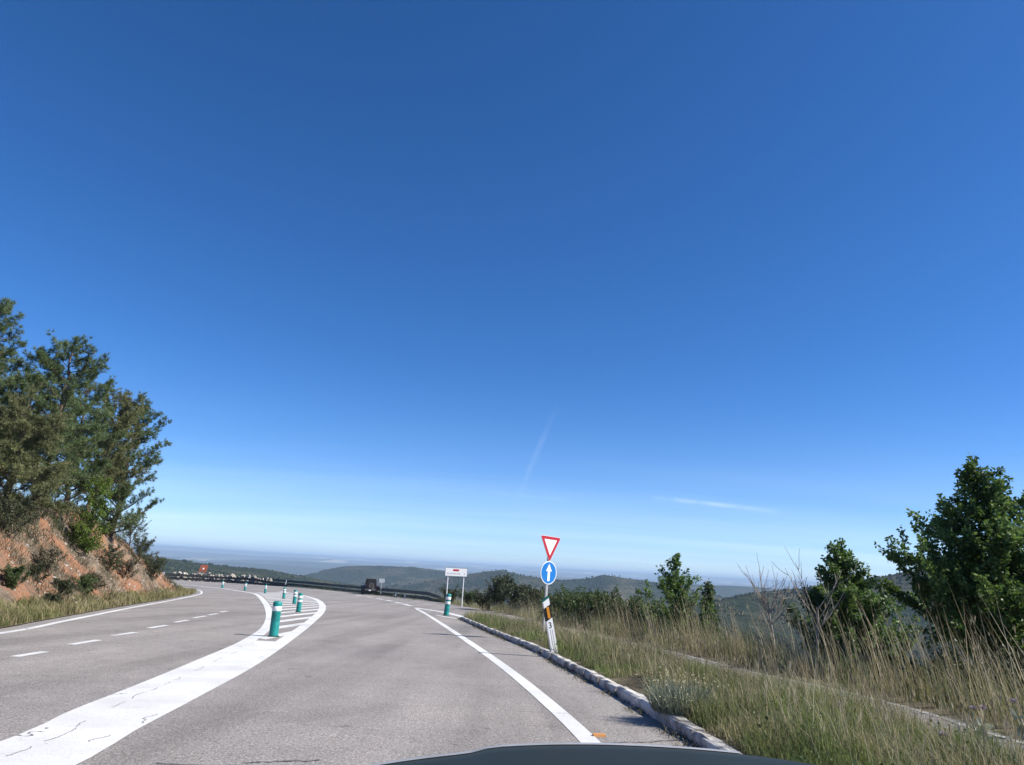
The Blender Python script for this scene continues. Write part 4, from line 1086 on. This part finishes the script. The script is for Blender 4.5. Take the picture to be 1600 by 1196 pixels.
for k, (px, D, ty, spd, lb, mt, lf) in enumerate(HEDGE):
    b, h = tree_right(px, D, ty)
    h = max(h - 0.30 - D * 0.009, 0.7)
    broadleaf('shrub', lb, b, h, spd, lf, 26, 62, mt, 0.05, 0.9, 200 + k, 'shrubs beyond the side road', 'shrub', (0, 0), (), 0.1, 0.4, 0.26, 'bark2', 0.35, 'stems', 'foliage')
for k, (lo, hi) in enumerate(((-90, -8),)):
    pass
# two dead, leafless saplings
def bare(name, label, px, D, top_y, seed, fan):
    global rng
    keep = rng; rng = np.random.default_rng(seed)
    b, h = tree_right(px, D, top_y)
    root = empty(name, b, label, 'tree', None)
    stem, d = curve_pts((0, 0, -0.2), (0.02, 0, 1), h * 0.62, 8, (0, 0, 0.3), 0.05)
    obj('trunk', make_mesh('trunk', tube(stem, np.linspace(0.035, 0.022, 9), 6)), M['dead'], root)
    tw = []
    for k in range(fan):
        f = 0.72 + 0.28 * (k + 1) / fan; s0 = stem[min(8, int(f * 8))]
        az = rng.uniform(-0.5, 0.5) + (0 if k % 2 else math.pi)
        el = rng.uniform(1.0, 3.2)
        ln_ = h * rng.uniform(0.26, 0.44)
        pts, dl = curve_pts(s0, (math.cos(az), math.sin(az) * 0.8, el), ln_, 7, (0, 0, 0.5), 0.07)
        tw += tube(pts, np.linspace(0.012, 0.004, 8), 4, False)
        for _ in range(5):
            kk = rng.integers(2, 7); sp_, _d = curve_pts(pts[kk], unit(dl + rng.normal(0, 0.5, 3)), ln_ * rng.uniform(0.2, 0.5), 4, (0, 0, 0.4), 0.08)
            tw += tube(sp_, np.linspace(0.008, 0.0035, 5), 3, False)
    obj('branches', make_mesh('branches', tw), M['dead'], root)
    rng = keep
bare('dead_tree', 'leafless grey sapling with fanned branches against the sky', 1205, 17.5, 856, 51, 15)
bare('dead_tree', 'thin leafless sapling beside the bushy green tree', 1272, 16.5, 852, 52, 8)
# silvery flowering plant and thistles on the verge
p = at(1062, 1108, 0.15); root = empty('silver_plant', p, 'silvery grey flowering plant on the verge just behind the kerb', 'plant')
n = 900; a = rng.random(n) * 6.283; r_ = 0.30 * np.sqrt(rng.random(n)); P = np.c_[np.cos(a) * r_ * 0.9, np.sin(a) * r_ * 0.9, np.full(n, -0.03)]
H = rng.uniform(0.08, 0.36, n); ln = np.c_[np.cos(a), np.sin(a)] * (r_ * 2.6)[:, None] * rng.uniform(0.3, 1.2, (n, 1)) + rng.normal(0, 0.2, (n, 2))
obj('foliage', mesh_mixed('foliage', [merge(blades(P, H, ln, np.full(n, 0.011), 0.0))]), M['leaf_silver'], root)
sel = rng.choice(n, 130, replace=False); T = P[sel] + np.c_[ln[sel] * (H[sel] * 0.8)[:, None], H[sel] + 0.02]
fl = []
for q in T: fl.append((np.array([[-1, -1, 0], [1, -1, 0], [1, 1, 0], [-1, 1, 0], [-.7, -.7, 1], [.7, -.7, 1], [.7, .7, 1], [-.7, .7, 1]]) * rng.uniform(0.005, 0.009) + q, BOXF))
tag(obj('flower_heads', fl, M['flower'], root), kind='stuff')
for k, (px, py, D, lb) in enumerate([(1530, 1101, 7.5, 'pale thistle with the highest head at the right picture edge'), (1518, 1112, 7.8, 'pale thistle just below the highest thistle head'), (1478, 1175, 6.0, 'low pale thistle near the lower right corner'), (1590, 1092, 8.2, 'pale thistle farthest right beside the picture edge')]):
    q = at_d(px, py, D); gz = ground_right(q[0], q[1])
    root = empty('thistle', (q[0], q[1], gz - 0.03), lb, 'plant', 'thistles on the verge')
    hh = max(0.35, q[2] - gz); st, _d = curve_pts((0, 0, 0), (0.05, 0, 1), hh, 5, (0, 0, 0.2), 0.06)
    wd = tube(st, np.linspace(0.007, 0.004, 6), 5)
    lv = leaf_cards(np.repeat(st[1:4], 4, 0), np.full(12, 0.12))
    obj('stem', make_mesh('stem', wd + [(lv[0], lv[1])]), M['leaf_silver'], root)
    m_ = 70; d = unit(np.c_[rng.normal(0, 0.7, m_), rng.normal(0, 0.7, m_), rng.random(m_) + 0.1])
    hd = merge(blades(np.repeat(st[-1:], m_, 0), np.full(m_, 0.001), np.zeros((m_, 2)), np.full(m_, 0.001)))
    s = unit(np.cross(d, rng.normal(size=(m_, 3)))) * 0.006
    Vh = np.stack([st[-1] - s, st[-1] + s, st[-1] + d * 0.045], 1).reshape(-1, 3)
    obj('flower_head', mesh_mixed('flower_head', [(Vh, None, np.arange(m_)[:, None] * 3 + np.array([[0, 1, 2]]))]), M['thistle'], root)

# ------------------------------------------------------------------ bollards
def bollard_mesh(r, h):
    prof = [(r * 0.98, 0.0), (r * 1.02, 0.02 * h), (r, 0.05 * h), (r, 0.40 * h), (r * 0.97, 0.41 * h), (r * 0.97, 0.43 * h), (r, 0.44 * h), (r, 0.93 * h), (r * 0.96, 0.965 * h), (r * 0.82, 0.99 * h), (r * 0.5, 1.0 * h), (0.001, 1.0 * h)]
    return make_mesh('post', [lathe(prof, 22)], True)
def band_mesh(r, z0, z1): return make_mesh('reflective_band', [lathe([(r * 1.0, z0), (r * 1.025, z0 + 0.004), (r * 1.025, z1 - 0.004), (r * 1.0, z1)], 22)], True)
bp = bollard_mesh(0.098, 0.75); bp.materials.append(M['bollard'])
bb1 = band_mesh(0.098, 0.545, 0.645); bb2 = band_mesh(0.098, 0.395, 0.485); bft = make_mesh('foot', [lathe([(0.001, 0.002), (0.13, 0.002), (0.13, 0.016), (0.10, 0.022)], 22)])
for q in (bb1, bb2): q.materials.append(M['white'])
bft.materials.append(M['bollard_dark'])
BOL = [(427, 995, 1, 'nearest green bollard at the front tip of the hatched island', 1.0, 0.0, 0), (466, 956.5, 2, 'second nearest green bollard, right of the others on the island', 1.0, 0.02, 0.01),
       (459.5, 944, 2, 'green bollard overlapping the left of the second nearest one', 1.0, 0, 0), (443, 935.5, 2, 'fourth green bollard with pale top on the island', 1.0, 0, 0),
       (414, 927, 2, 'fifth green bollard from the front in the island row', 1.0, 0, 0), (382.5, 923, 2, 'sixth green bollard, small, before the dark guardrail', 1.0, 0, 0), (347, 919.3, 2, 'farthest smallest green bollard at the left end of the row', 1.0, 0, 0),
       (697, 962, 2, 'leaning green bollard on the painted nose before the place name sign', 1.36, 0.06, 0)]
for px, py, nbd, lb, sc, ln, ly in BOL:
    p = at(px, py, 0.005)
    root = empty('bollard', p, lb, 'bollard', 'green reflective bollards')
    root.rotation_euler = (ly, ln, rng.random() * 6); root.scale = (sc * (0.94 if sc > 1 else 1), sc * (0.94 if sc > 1 else 1), sc)
    if ln: root.rotation_euler = (ly, ln, 0)
    obj('foot', bft, None, root); obj('post', bp, None, root); obj('reflective_band', bb1, None, root)
    if nbd > 1: obj('reflective_band', bb2, None, root)

# ------------------------------------------------------------------ signs
def rounded_tri(w, r, up=False):
    h = w * 0.866; c = [(-w / 2, h), (w / 2, h), (0, 0)]; out = []
    cx, cz = 0, h * 2 / 3
    for k, (x, z) in enumerate(c):
        # corner centres moved inwards
        dx, dz = cx - x, cz - z; dl = math.hypot(dx, dz); mx, mz = x + dx / dl * 2 * r, z + dz / dl * 2 * r
        a0 = math.atan2(z - cz, x - cx)
        for t_ in np.linspace(-math.pi / 3, math.pi / 3, 7)[::-1]: out.append((mx + r * math.cos(a0 + t_), mz + r * math.sin(a0 + t_)))
    return np.array(out)
SD = 20.5
sb = at_d(853, 895, SD); gz = float(zs(SD)) + 0.15
root = empty('traffic_sign', (sb[0], sb[1], gz), 'give way triangle above a blue arrow disc on one steel post', 'sign')
root.rotation_euler = (0, math.radians(2.2), math.radians(42))
topz = at_d(857, 838, SD)[2] - gz; cz = sb[2] - gz; triz = at_d(857, 879, SD)[2] - gz
obj('pole', make_mesh('pole', [box(-0.04, 0.04, -0.02, 0.02, -0.5, topz - 0.1)]), M['steel'], root)
th = topz - triz; tw = th / 0.866
plate = obj('triangle_plate', make_mesh('triangle_plate', prism(rounded_tri(tw, 0.035) + [0, triz], 0.012, off=-0.045)), M['white'], root)
outer_t = rounded_tri(tw * 0.965, 0.03) + [0, triz + tw * 0.02]; inner_t = rounded_tri(tw * 0.62, 0.006) + [0, triz + tw * 0.225]
nn_ = len(outer_t)
def ring(o_, i_, y):
    V = np.vstack([np.c_[o_[:, 0], np.full(len(o_), y), o_[:, 1]], np.c_[i_[:, 0], np.full(len(i_), y), i_[:, 1]]]); n_ = len(o_); k = np.arange(n_); k2 = (k + 1) % n_
    return (V, np.stack([k, k2, k2 + n_, k + n_], 1))
obj('red_border', [ring(outer_t, inner_t, -0.049)], M['red'], plate)
cd = 0.315
circ = lambda r_, z0: np.array([(r_ * math.cos(a_), z0 + r_ * math.sin(a_)) for a_ in np.linspace(0, 2 * math.pi, 40, endpoint=False)])
disc = obj('arrow_disc', make_mesh('arrow_disc', prism(circ(cd, cz), 0.012, off=-0.045)), M['white'], root)
V = np.c_[circ(cd * 0.925, cz)[:, 0], np.full(40, -0.049), circ(cd * 0.925, cz)[:, 1]]
obj('blue_face', [(V, np.arange(40)[None])], M['blue'], disc)
ar = np.array([(-0.045, -0.225), (0.045, -0.225), (0.045, 0.04), (0.115, 0.04), (0.0, 0.245), (-0.115, 0.04), (-0.045, 0.04)])
V = np.c_[ar[:, 0], np.full(7, -0.052), ar[:, 1] + cz]
obj('arrow', [(V, np.array([[0, 1, 2, 6]])), (V, np.array([[3, 4, 5]]))], M['white'], disc)

# text helper
def text_mesh(s, size):
    cu = bpy.data.curves.new('lettering', 'FONT'); cu.body = s; cu.size = size; cu.align_x = 'LEFT'; cu.extrude = 0.001
    ob = bpy.data.objects.new('tmp', cu); COL.objects.link(ob)
    dg = bpy.context.evaluated_depsgraph_get(); me = bpy.data.meshes.new_from_object(ob.evaluated_get(dg))
    bpy.data.objects.remove(ob); return me
# marker post with amber reflector and the figure 3
p = at(866, 1017, 0.13)
root = empty('marker_post', (p[0], p[1], p[2] - 0.02), 'leaning white marker post with amber reflector and figure 3', 'post')
root.rotation_euler = (0, math.radians(-13.2), math.radians(16))
hm = 1.10; w = 0.068
def slab(z0, z1, sl0, sl1, y0, y1, ww=w, x0=None):
    a, b = (-ww, ww) if x0 is None else x0
    k = 0.10 / (2 * w)
    V = np.array([[a, y0, z0 + sl0 * (a + w) * k], [b, y0, z0 + sl0 * (b + w) * k], [b, y1, z0 + sl0 * (b + w) * k], [a, y1, z0 + sl0 * (a + w) * k],
                  [a, y0, z1 + sl1 * (a + w) * k], [b, y0, z1 + sl1 * (b + w) * k], [b, y1, z1 + sl1 * (b + w) * k], [a, y1, z1 + sl1 * (a + w) * k]], float)
    return (V, BOXF)
obj('post', [slab(-0.3, hm - 0.10, 0, 0.6, -0.04, 0.04)], M['white'], root)
obj('cap', [slab(hm - 0.10, hm - 0.065, 0.6, 0.6, -0.043, 0.043, w + 0.003)], M['green_cap'], root)
bk = obj('black_band', [slab(hm - 0.49, hm - 0.23, 0.6, 0.6, -0.043, 0.043, w + 0.002)], M['black'], root)
obj('reflector', [box(-0.027, 0.030, -0.052, -0.040, hm - 0.435, hm - 0.215)], M['amber'], root)
me = text_mesh('3', 0.17); me.materials.append(M['black'])
o = obj('figure', me, None, root); o.location = (-0.045, -0.0425, hm - 0.63); o.rotation_euler = (math.pi / 2, 0, 0)
obj('groove', [box(-0.020, -0.014, -0.0425, -0.03, 0.05, hm - 0.66)], M['back'], root); obj('groove', [box(0.022, 0.028, -0.0425, -0.03, 0.05, hm - 0.66)], M['back'], root)

# place name sign on two posts
pl, pr = at(697.5, 943), at(721.5, 950)
D_ = 56.0
a_ = at_d(698, 907, D_); 
A = at_d(696.5, 887, D_); Bq = at_d(730.5, 888.5, D_); Cq = at_d(696.5, 900, D_)
wsg = np.linalg.norm(Bq - A) * 1.03; hsg = A[2] - Cq[2]
base = np.array([(A[0] + Bq[0]) / 2, D_, float(zs(D_))])
sgz = ground_right(base[0], base[1])
root = empty('place_name_sign', (base[0], base[1], sgz), 'white place name sign with red plate on two thin posts', 'sign')
root.rotation_euler = (0, 0, math.radians(16))
zt, zb = (A[2] + Bq[2]) / 2 - sgz, (A[2] + Bq[2]) / 2 - hsg - sgz
for xx in (-wsg * 0.36, wsg * 0.36):
    obj('post', make_mesh('post', tube([(xx, 0.05, -0.5), (xx, 0.05, zt - 0.05)], 0.038, 8)), M['white'], root)
pn = obj('panel', [box(-wsg / 2, wsg / 2, -0.02, 0.01, zb, zt)], M['white'], root)
fr = []
e = 0.012
for x0, x1, z0, z1 in ((-wsg / 2 - 0.004, wsg / 2 + 0.004, zt - e, zt + 0.004), (-wsg / 2 - 0.004, wsg / 2 + 0.004, zb - 0.004, zb + e), (-wsg / 2 - 0.004, -wsg / 2 + e, zb + e, zt - e), (wsg / 2 - e, wsg / 2 + 0.004, zb + e, zt - e)):
    fr.append(box(x0, x1, -0.028, 0.012, z0, z1))
obj('frame', fr, M['back'], pn)
obj('red_plate', [box(-0.26, 0.20, -0.026, -0.015, zt - 0.24, zt - 0.105)], M['red'], pn)
hl = hsg * 0.24
me = text_mesh('GUADALUPE', hl * 1.05); me.materials.append(M['letter']); o = obj('lettering', me, None, pn); o.location = (-wsg / 2 + 0.10, -0.0225, zb + 0.13); o.rotation_euler = (math.pi / 2, 0, 0)
xs_ = np.array([v.co.x for v in me.vertices]); o.scale = (wsg * 0.62 / xs_.max(), 1, 1)
me = text_mesh('4', hl * 1.2); me.materials.append(M['black']); o = obj('figure', me, None, pn); o.location = (wsg / 2 - 0.28, -0.0225, zb + 0.13); o.rotation_euler = (math.pi / 2, 0, 0)

# small white sign on a post by the parked vehicle
q = at_d(596, 915, 88.0); gz = float(zs(88.0))
root = empty('small_sign', (q[0], q[1], gz), 'small pale sign plate on a grey post right of the black vehicle', 'sign'); root.rotation_euler = (0, 0, math.radians(22))
zt_ = at_d(597, 904.5, 88)[2] - gz
obj('post', make_mesh('post', tube([(0.0, 0.04, -0.4), (0.0, 0.04, zt_ - 0.02)], 0.045, 8)), M['steel'], root)
obj('plate', [box(-0.33, 0.33, -0.02, 0.0, zt_ - 0.46, zt_)], M['steel'], root)
for px, py, D, hh, lb in ((617.5, 933, 84.0, 0.55, 'stubby white marker stake beneath the end of the right guardrail'), (632, 935.5, 80.5, 0.38, 'shorter white marker stake next to the stubby one'), (254, 906, 108, 1.1, 'white marker stake at the far left end of the guardrail'), (386.5, 905, 113.8, 1.55, 'tilted pale stake standing among the stones behind the guardrail'), (445.5, 908, 112.6, 1.2, 'pale stake at the right end of the stone heap')):
    q = at_d(px, py, D); gz = float(zs(D)) if D < 112.5 else tz1(q[0], D)
    root = empty('marker_stake', (q[0], D, gz), lb, 'post'); root.rotation_euler = (0, 0.18 if D > 110 else 0.08, 0)
    obj('stake', make_mesh('stake', prism([(-0.07, -0.3), (0.07, -0.3), (0.07, hh - 0.06), (-0.07, hh)], 0.06, off=-0.03)), M['white'], root)
    obj('reflector', [box(-0.05, 0.05, -0.036, -0.028, hh - 0.22, hh - 0.12)], M['back'], root)

# rust-red board behind the guardrail
q = at_d(313, 895, 118.0); gz = tz1(q[0], q[1])
root = empty('notice_board', (q[0], q[1], gz), 'rust red notice board on two legs behind the guardrail', 'sign'); root.rotation_euler = (0.0, 0.14, math.radians(28))
zt_ = at_d(313, 882, 118)[2] - gz
obj('board', make_mesh('board', prism([(-0.62, zt_ - 1.15), (0.5, zt_ - 1.05), (0.62, zt_), (-0.45, zt_ - 0.08)], 0.05, off=-0.025)), M['rust'], root)
for xx in (-0.42, 0.42): obj('leg', [box(xx - 0.06, xx + 0.06, 0.025, 0.1, -0.4, zt_ - 0.2)], M['rust'], root)
obj('sticker', [box(-0.12, 0.12, -0.034, -0.026, zt_ - 0.75, zt_ - 0.5)], M['white'], root)

# ------------------------------------------------------------------ guardrails
def guardrail(label, pts, end_first, H=0.86):
    C = smooth(pts, 1.0); NG = normals2(C)
    root = empty('guardrail', (C[0][0], C[0][1], float(zs(C[0][1]))), label, 'guardrail', 'dark roadside guardrails')
    o3 = np.array(root.location)
    prof = np.array([(0.0, 0.0), (0.045, 0.03), (0.045, 0.11), (0.0, 0.15), (0.0, 0.17), (0.045, 0.21), (0.045, 0.29), (0.0, 0.32)])
    Lg = np.r_[0, np.cumsum(np.linalg.norm(np.diff(C, axis=0), axis=1))]
    drop = np.interp(Lg, [0, 1, 3, 7], [0.66, 0.52, 0.28, 0.0]) if end_first else np.zeros(len(C))
    def sweep(z0, scale):
        n_ = len(C); m_ = len(prof); V = []
        for k in range(n_):
            for a_, b_ in prof: 
                xy = C[k] - NG[k] * (-0.12 - 0 + a_ * (1)) * -1
                V.append((xy[0], xy[1], float(zs(C[k][1])) + max(-0.05 + 0.001 * b_, z0 - drop[k]) + b_ * scale))
        V = np.array(V) - o3
        i_ = np.arange(n_ - 1)[:, None] * m_; j_ = np.arange(m_ - 1)[None]
        F = np.stack([i_ + j_, i_ + j_ + 1, i_ + m_ + j_ + 1, i_ + m_ + j_], -1).reshape(-1, 4)
        # back sheet gives the beam thickness
        V2 = V.copy().reshape(n_, m_, 3); V2[:, :, 0] += (NG[:, None, 0] * -0.006); V2[:, :, 1] += (NG[:, None, 1] * -0.006)
        return [(V, F), (V2.reshape(-1, 3), F[:, ::-1])]
    obj('beam', make_mesh('beam', sweep(H - 0.32, 1.0)), M['rail'], root)
    obj('lower_beam', make_mesh('lower_beam', sweep(0.08, 0.95)), M['rail'], root)
    pm = make_mesh('post', [box(-0.05, 0.05, -0.03, 0.03, -0.5, H - 0.05)]); pm.materials.append(M['rail_post'])
    s = 7.5 if end_first else 1.0
    while s < Lg[-1] - 0.5:
        x, y = np.interp(s, Lg, C[:, 0]), np.interp(s, Lg, C[:, 1]); k = int(np.searchsorted(Lg, s))
        o = obj('post', pm, None, root); o.location = tuple(np.array([x, y, float(zs(y))]) - o3 + np.r_[NG[min(k, len(NG) - 1)] * 0.2, 0])
        o.rotation_euler = (0, 0, math.atan2(NG[min(k, len(NG) - 1)][1], NG[min(k, len(NG) - 1)][0]) + math.pi / 2)
        s += 4.0
    return root
guardrail('dark guardrail around the outside of the far bend, with stones behind', guard1_pts, True)
guardrail('dark guardrail behind the black vehicle, ending near the side road', guard2_pts, True)

# heap of pale stones behind the left guardrail
root = empty('stone_heap', (-42, 115.6, tz1(-42, 115.6)), 'long low heap of pale broken stones behind the far guardrail', 'stones')
parts = []
for k in range(260):
    x = rng.uniform(-50.5, -35.5); yb = 115.8 - 0.016 * (x + 43) ** 2 + rng.uniform(-0.5, 0.5)
    lay = rng.random(); s = rng.uniform(0.12, 0.30)
    gz = tz1(x, yb); hz = (1.05 + 0.4 * vnoise(np.array([x * 1.4]), np.array([0.0]), 90)[0]) * lay
    parts.append((rock(rng, s) + np.array([x, yb, gz + hz]) - np.array(root.location), BOXF))
tag(obj('stones', parts, M['stone'], root), kind='stuff')

# ------------------------------------------------------------------ parked black off-road vehicle
q = at_d(580, 915, 89.0)
jp = empty('off_road_vehicle', (q[0], 89.0, float(zs(89.0))), 'black open off-road vehicle seen from behind beside the guardrail', 'vehicle')
jp.rotation_euler = (math.atan(-0.02), 0, math.radians(13))
def bev(parts): return make_mesh('panel', parts)
hw = 0.80
def taper_box(x0, x1, y0, y1, z0, z1, tx=0.0, ty=0.0):
    V, F = box(x0, x1, y0, y1, z0, z1); V = V.copy(); V[4:, 0] *= (1 - tx); V[4:, 1] = (V[4:, 1] - (y0 + y1) / 2) * (1 - ty) + (y0 + y1) / 2; return (V, F)
body = obj('body', [taper_box(-0.62, 0.62, 0.0, 3.5, 0.66, 1.12, 0.03, 0.0)], M['jeep'], jp)
obj('tailgate', [box(-0.38, 0.38, -0.02, 0.02, 0.66, 1.04)], M['grey_metal'], body)
obj('soft_top', [taper_box(-0.64, 0.64, 0.08, 1.75, 1.12, 1.84, 0.13, 0.08)], M['canvas'], jp)
obj('rear_window', [box(-0.45, 0.45, 0.07, 0.12, 1.26, 1.66)], M['glass'], jp)
obj('windscreen_frame', [taper_box(-0.64, 0.64, 1.82, 1.90, 1.12, 1.74, 0.06)], M['jeep'], jp)
for sx in (-1, 1):
    for yy in (0.55, 2.9):
        fl_ = [(yy - 0.52, 0.78), (yy - 0.46, 0.98), (yy - 0.28, 1.08), (yy + 0.28, 1.08), (yy + 0.46, 0.98), (yy + 0.55, 0.72), (yy + 0.46, 0.72), (yy + 0.36, 0.90), (yy + 0.2, 1.0), (yy - 0.2, 1.0), (yy - 0.36, 0.9), (yy - 0.44, 0.76)]
        a0_, a1_ = (0.60, 1.06)
        V = np.array([(sx * a0_, y_, z_) for y_, z_ in fl_] + [(sx * a1_, y_, z_ - 0.05) for y_, z_ in fl_]); n_ = len(fl_); k = np.arange(n_); k2 = (k + 1) % n_
        obj('fender', [(V, np.stack([k, k2, k2 + n_, k + n_], 1))], M['jeep'], jp)
        whl = obj('wheel', make_mesh('wheel', [(lathe([(0.20, -0.15), (0.38, -0.155), (0.42, -0.12), (0.42, 0.12), (0.38, 0.155), (0.20, 0.15)], 22)[0] @ np.array([[0, 0, 1], [0, 1, 0], [-1, 0, 0]]).T, lathe([(0, 0)] * 6, 22)[1])], False), M['tyre'], jp)
        whl.location = (sx * 0.82, yy, 0.42)
        hub = obj('rim', make_mesh('rim', [(lathe([(0.001, -0.11), (0.10, -0.12), (0.205, -0.10), (0.205, 0.10), (0.10, 0.12), (0.001, 0.11)], 18)[0] @ np.array([[0, 0, 1], [0, 1, 0], [-1, 0, 0]]).T, lathe([(0, 0)] * 6, 18)[1])]), M['grey_metal'], whl)
    obj('tail_lamp', [box(sx * 0.60 - 0.07, sx * 0.60 + 0.07, -0.04, 0.0, 0.86, 1.02)], M['lamp_red'], jp)
    obj('mirror', [box(sx * 0.92 - 0.10, sx * 0.92 + 0.10, 1.7, 1.76, 1.15, 1.33), box(min(sx * 0.64, sx * 0.84), max(sx * 0.64, sx * 0.84), 1.71, 1.75, 1.2, 1.24)], M['chrome'], jp)
obj('bumper', [box(-0.72, 0.72, -0.14, 0.0, 0.52, 0.66)], M['grey_metal'], jp)
obj('number_plate', [box(-0.24, 0.02, -0.155, -0.143, 0.46, 0.58)], M['white'], jp)
obj('axle', make_mesh('axle', tube([(-0.7, 0.55, 0.42), (0, 0.55, 0.42), (0.7, 0.55, 0.42)], [0.06, 0.13, 0.06], 8)), M['grey_metal'], jp)
obj('axle', make_mesh('axle', tube([(-0.7, 2.9, 0.42), (0, 2.9, 0.42), (0.7, 2.9, 0.42)], [0.06, 0.12, 0.06], 8)), M['grey_metal'], jp)
obj('spare_wheel', make_mesh('spare_wheel', [(lathe([(0.05, -0.1), (0.30, -0.1), (0.34, -0.06), (0.34, 0.08), (0.05, 0.08)], 22)[0] @ np.array([[1, 0, 0], [0, 0, 1], [0, -1, 0]]).T + [0.0, -0.12, 1.05], lathe([(0, 0)] * 5, 22)[1])]), M['tyre'], jp)
obj('bonnet', [taper_box(-0.58, 0.58, 1.9, 3.5, 1.12, 1.22, 0.06, 0.03)], M['jeep'], jp)

# ------------------------------------------------------------------ orange fragment on the road
p = at(936, 1151, 0.0); V, F = box(-0.058, 0.058, -0.03, 0.03, 0.0, 0.022); V = V.copy(); V[4:] *= [0.9, 0.8, 1]; V += rng.normal(0, 0.003, V.shape); V[:4, 2] = 0.0
o = obj('brick_fragment', [(V, F)], M['brick_orange'], None, p); o.rotation_euler = (math.atan(-0.034), 0, 0.12)
tag(o, 'small orange fragment lying on the asphalt right of the edge line', 'debris')

# ------------------------------------------------------------------ the viewer's own car: bonnet and front
xc = 0.42
car = empty('car', (xc, 1.2, float(zs(1.2))), 'dark glossy car bonnet at the bottom of the picture', 'car')
cy0, cy1 = 0.62, 2.05
nx, nyy = 48, 36
U_ = np.linspace(-0.88, 0.88, nx); Y_ = np.linspace(cy0, cy1, nyy)
def hood_z(u, y):
    f = (y - cy0) / (cy1 - cy0)
    z = 0.782 + 0.06 * (1 - f) ** 1.2 - 0.085 * (abs(u) / 0.88) ** 2.2 - 0.30 * np.maximum(0, f - 0.93)
    ridge = 0.58 - 0.14 * f
    z = z - 0.010 / (1 + np.exp(-(abs(u) - ridge) / 0.012))
    return z
UU, YY = np.meshgrid(U_, Y_)
front = YY - 0.12 * (UU / 0.88) ** 2 * ((YY - cy0) / (cy1 - cy0))
ZZ = hood_z(UU, YY)
zc0 = float(zs(1.2))
V = np.c_[UU.ravel(), front.ravel() - 1.2, ZZ.ravel() - zc0]
i = np.arange(nyy - 1)[:, None] * nx; j = np.arange(nx - 1)[None]
HF = np.stack([i + j, i + j + 1, i + nx + j + 1, i + nx + j], -1).reshape(-1, 4)
V2 = V.copy(); V2[:, 2] -= 0.012
obj('bonnet', make_mesh('bonnet', [(V, HF), (V2, HF[:, ::-1])], True), M['car'], car)
fe = V.reshape(nyy, nx, 3)[-1]
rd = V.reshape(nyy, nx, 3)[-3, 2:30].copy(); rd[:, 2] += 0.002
obj('crease_highlight', make_mesh('crease_highlight', tube(rd, 0.0035, 6)), M['steel'], car)  # added pale tube standing in for the light glint along the bonnet crease
nose_prof = [(0.0, -0.02), (0.03, -0.10), (0.06, -0.22), (0.07, -0.34), (0.03, -0.48)]
rows = [np.c_[fe[:, 0], fe[:, 1] + a_, fe[:, 2] + b_] for a_, b_ in nose_prof]
BVv = np.vstack(rows); i = np.arange(len(rows) - 1)[:, None] * nx; j = np.arange(nx - 1)[None]
obj('bumper', make_mesh('bumper', [(BVv, np.stack([i + j, i + j + 1, i + nx + j + 1, i + nx + j], -1).reshape(-1, 4))], True), M['car'], car)
for sx in (-1, 1):
    e_ = V.reshape(nyy, nx, 3)[:, 0 if sx < 0 else -1]
    rows = [np.c_[e_[:, 0] + sx * a_, e_[:, 1], e_[:, 2] + b_] for a_, b_ in ((0.006, -0.004), (0.07, -0.05), (0.11, -0.14), (0.12, -0.30))]
    WV = np.vstack(rows); i = np.arange(3)[:, None] * nyy; j = np.arange(nyy - 1)[None]
    obj('wing', make_mesh('wing', [(WV, np.stack([i + j, i + j + 1, i + nyy + j + 1, i + nyy + j], -1).reshape(-1, 4))], True), M['car'], car)
    wl_ = lathe([(0.19, -0.1), (0.29, -0.1), (0.315, -0.07), (0.315, 0.07), (0.29, 0.1), (0.19, 0.1)], 24)
    wh = obj('wheel', make_mesh('wheel', [(wl_[0] @ np.array([[0, 0, 1], [0, 1, 0], [-1, 0, 0]]).T, wl_[1])], True), M['tyre'], car); wh.location = (sx * 0.82, 0.0, 0.315)
    rm = lathe([(0.001, -0.08), (0.19, -0.09), (0.19, 0.09), (0.001, 0.08)], 20)
    obj('rim', make_mesh('rim', [(rm[0] @ np.array([[0, 0, 1], [0, 1, 0], [-1, 0, 0]]).T, rm[1])]), M['chrome'], wh)
    obj('headlight', [box(sx * 0.52 - 0.16, sx * 0.52 + 0.16, fe[nx // 2][1] - 0.10, fe[nx // 2][1] + 0.0, fe[nx // 2][2] - 0.26, fe[nx // 2][2] - 0.14)], M['glass'], car)

# ------------------------------------------------------------------ haze: the air over the valley
zlo = float(TZ.min()) - 2.0; zhi = max(float(TZ.max()), 16.0) + 3.0
hz_ = obj('haze', [box(-31000, 31000, -31000, 31000, zlo, zhi)])
tag(hz_, 'thin blue haze over the valley and plain', 'haze', None, 'stuff')
hm_ = bpy.data.materials.new('haze'); hm_.use_nodes = True; hn = hm_.node_tree; hn.nodes.clear()
ho = hn.nodes.new('ShaderNodeOutputMaterial'); pv = hn.nodes.new('ShaderNodeVolumePrincipled')
pv.inputs['Color'].default_value = (0.58, 0.78, 1.0, 1); pv.inputs['Density'].default_value = 1.15e-4; pv.inputs['Anisotropy'].default_value = 0.0
hn.links.new(pv.outputs[0], ho.inputs['Volume'])
hz_.data.materials.append(hm_)
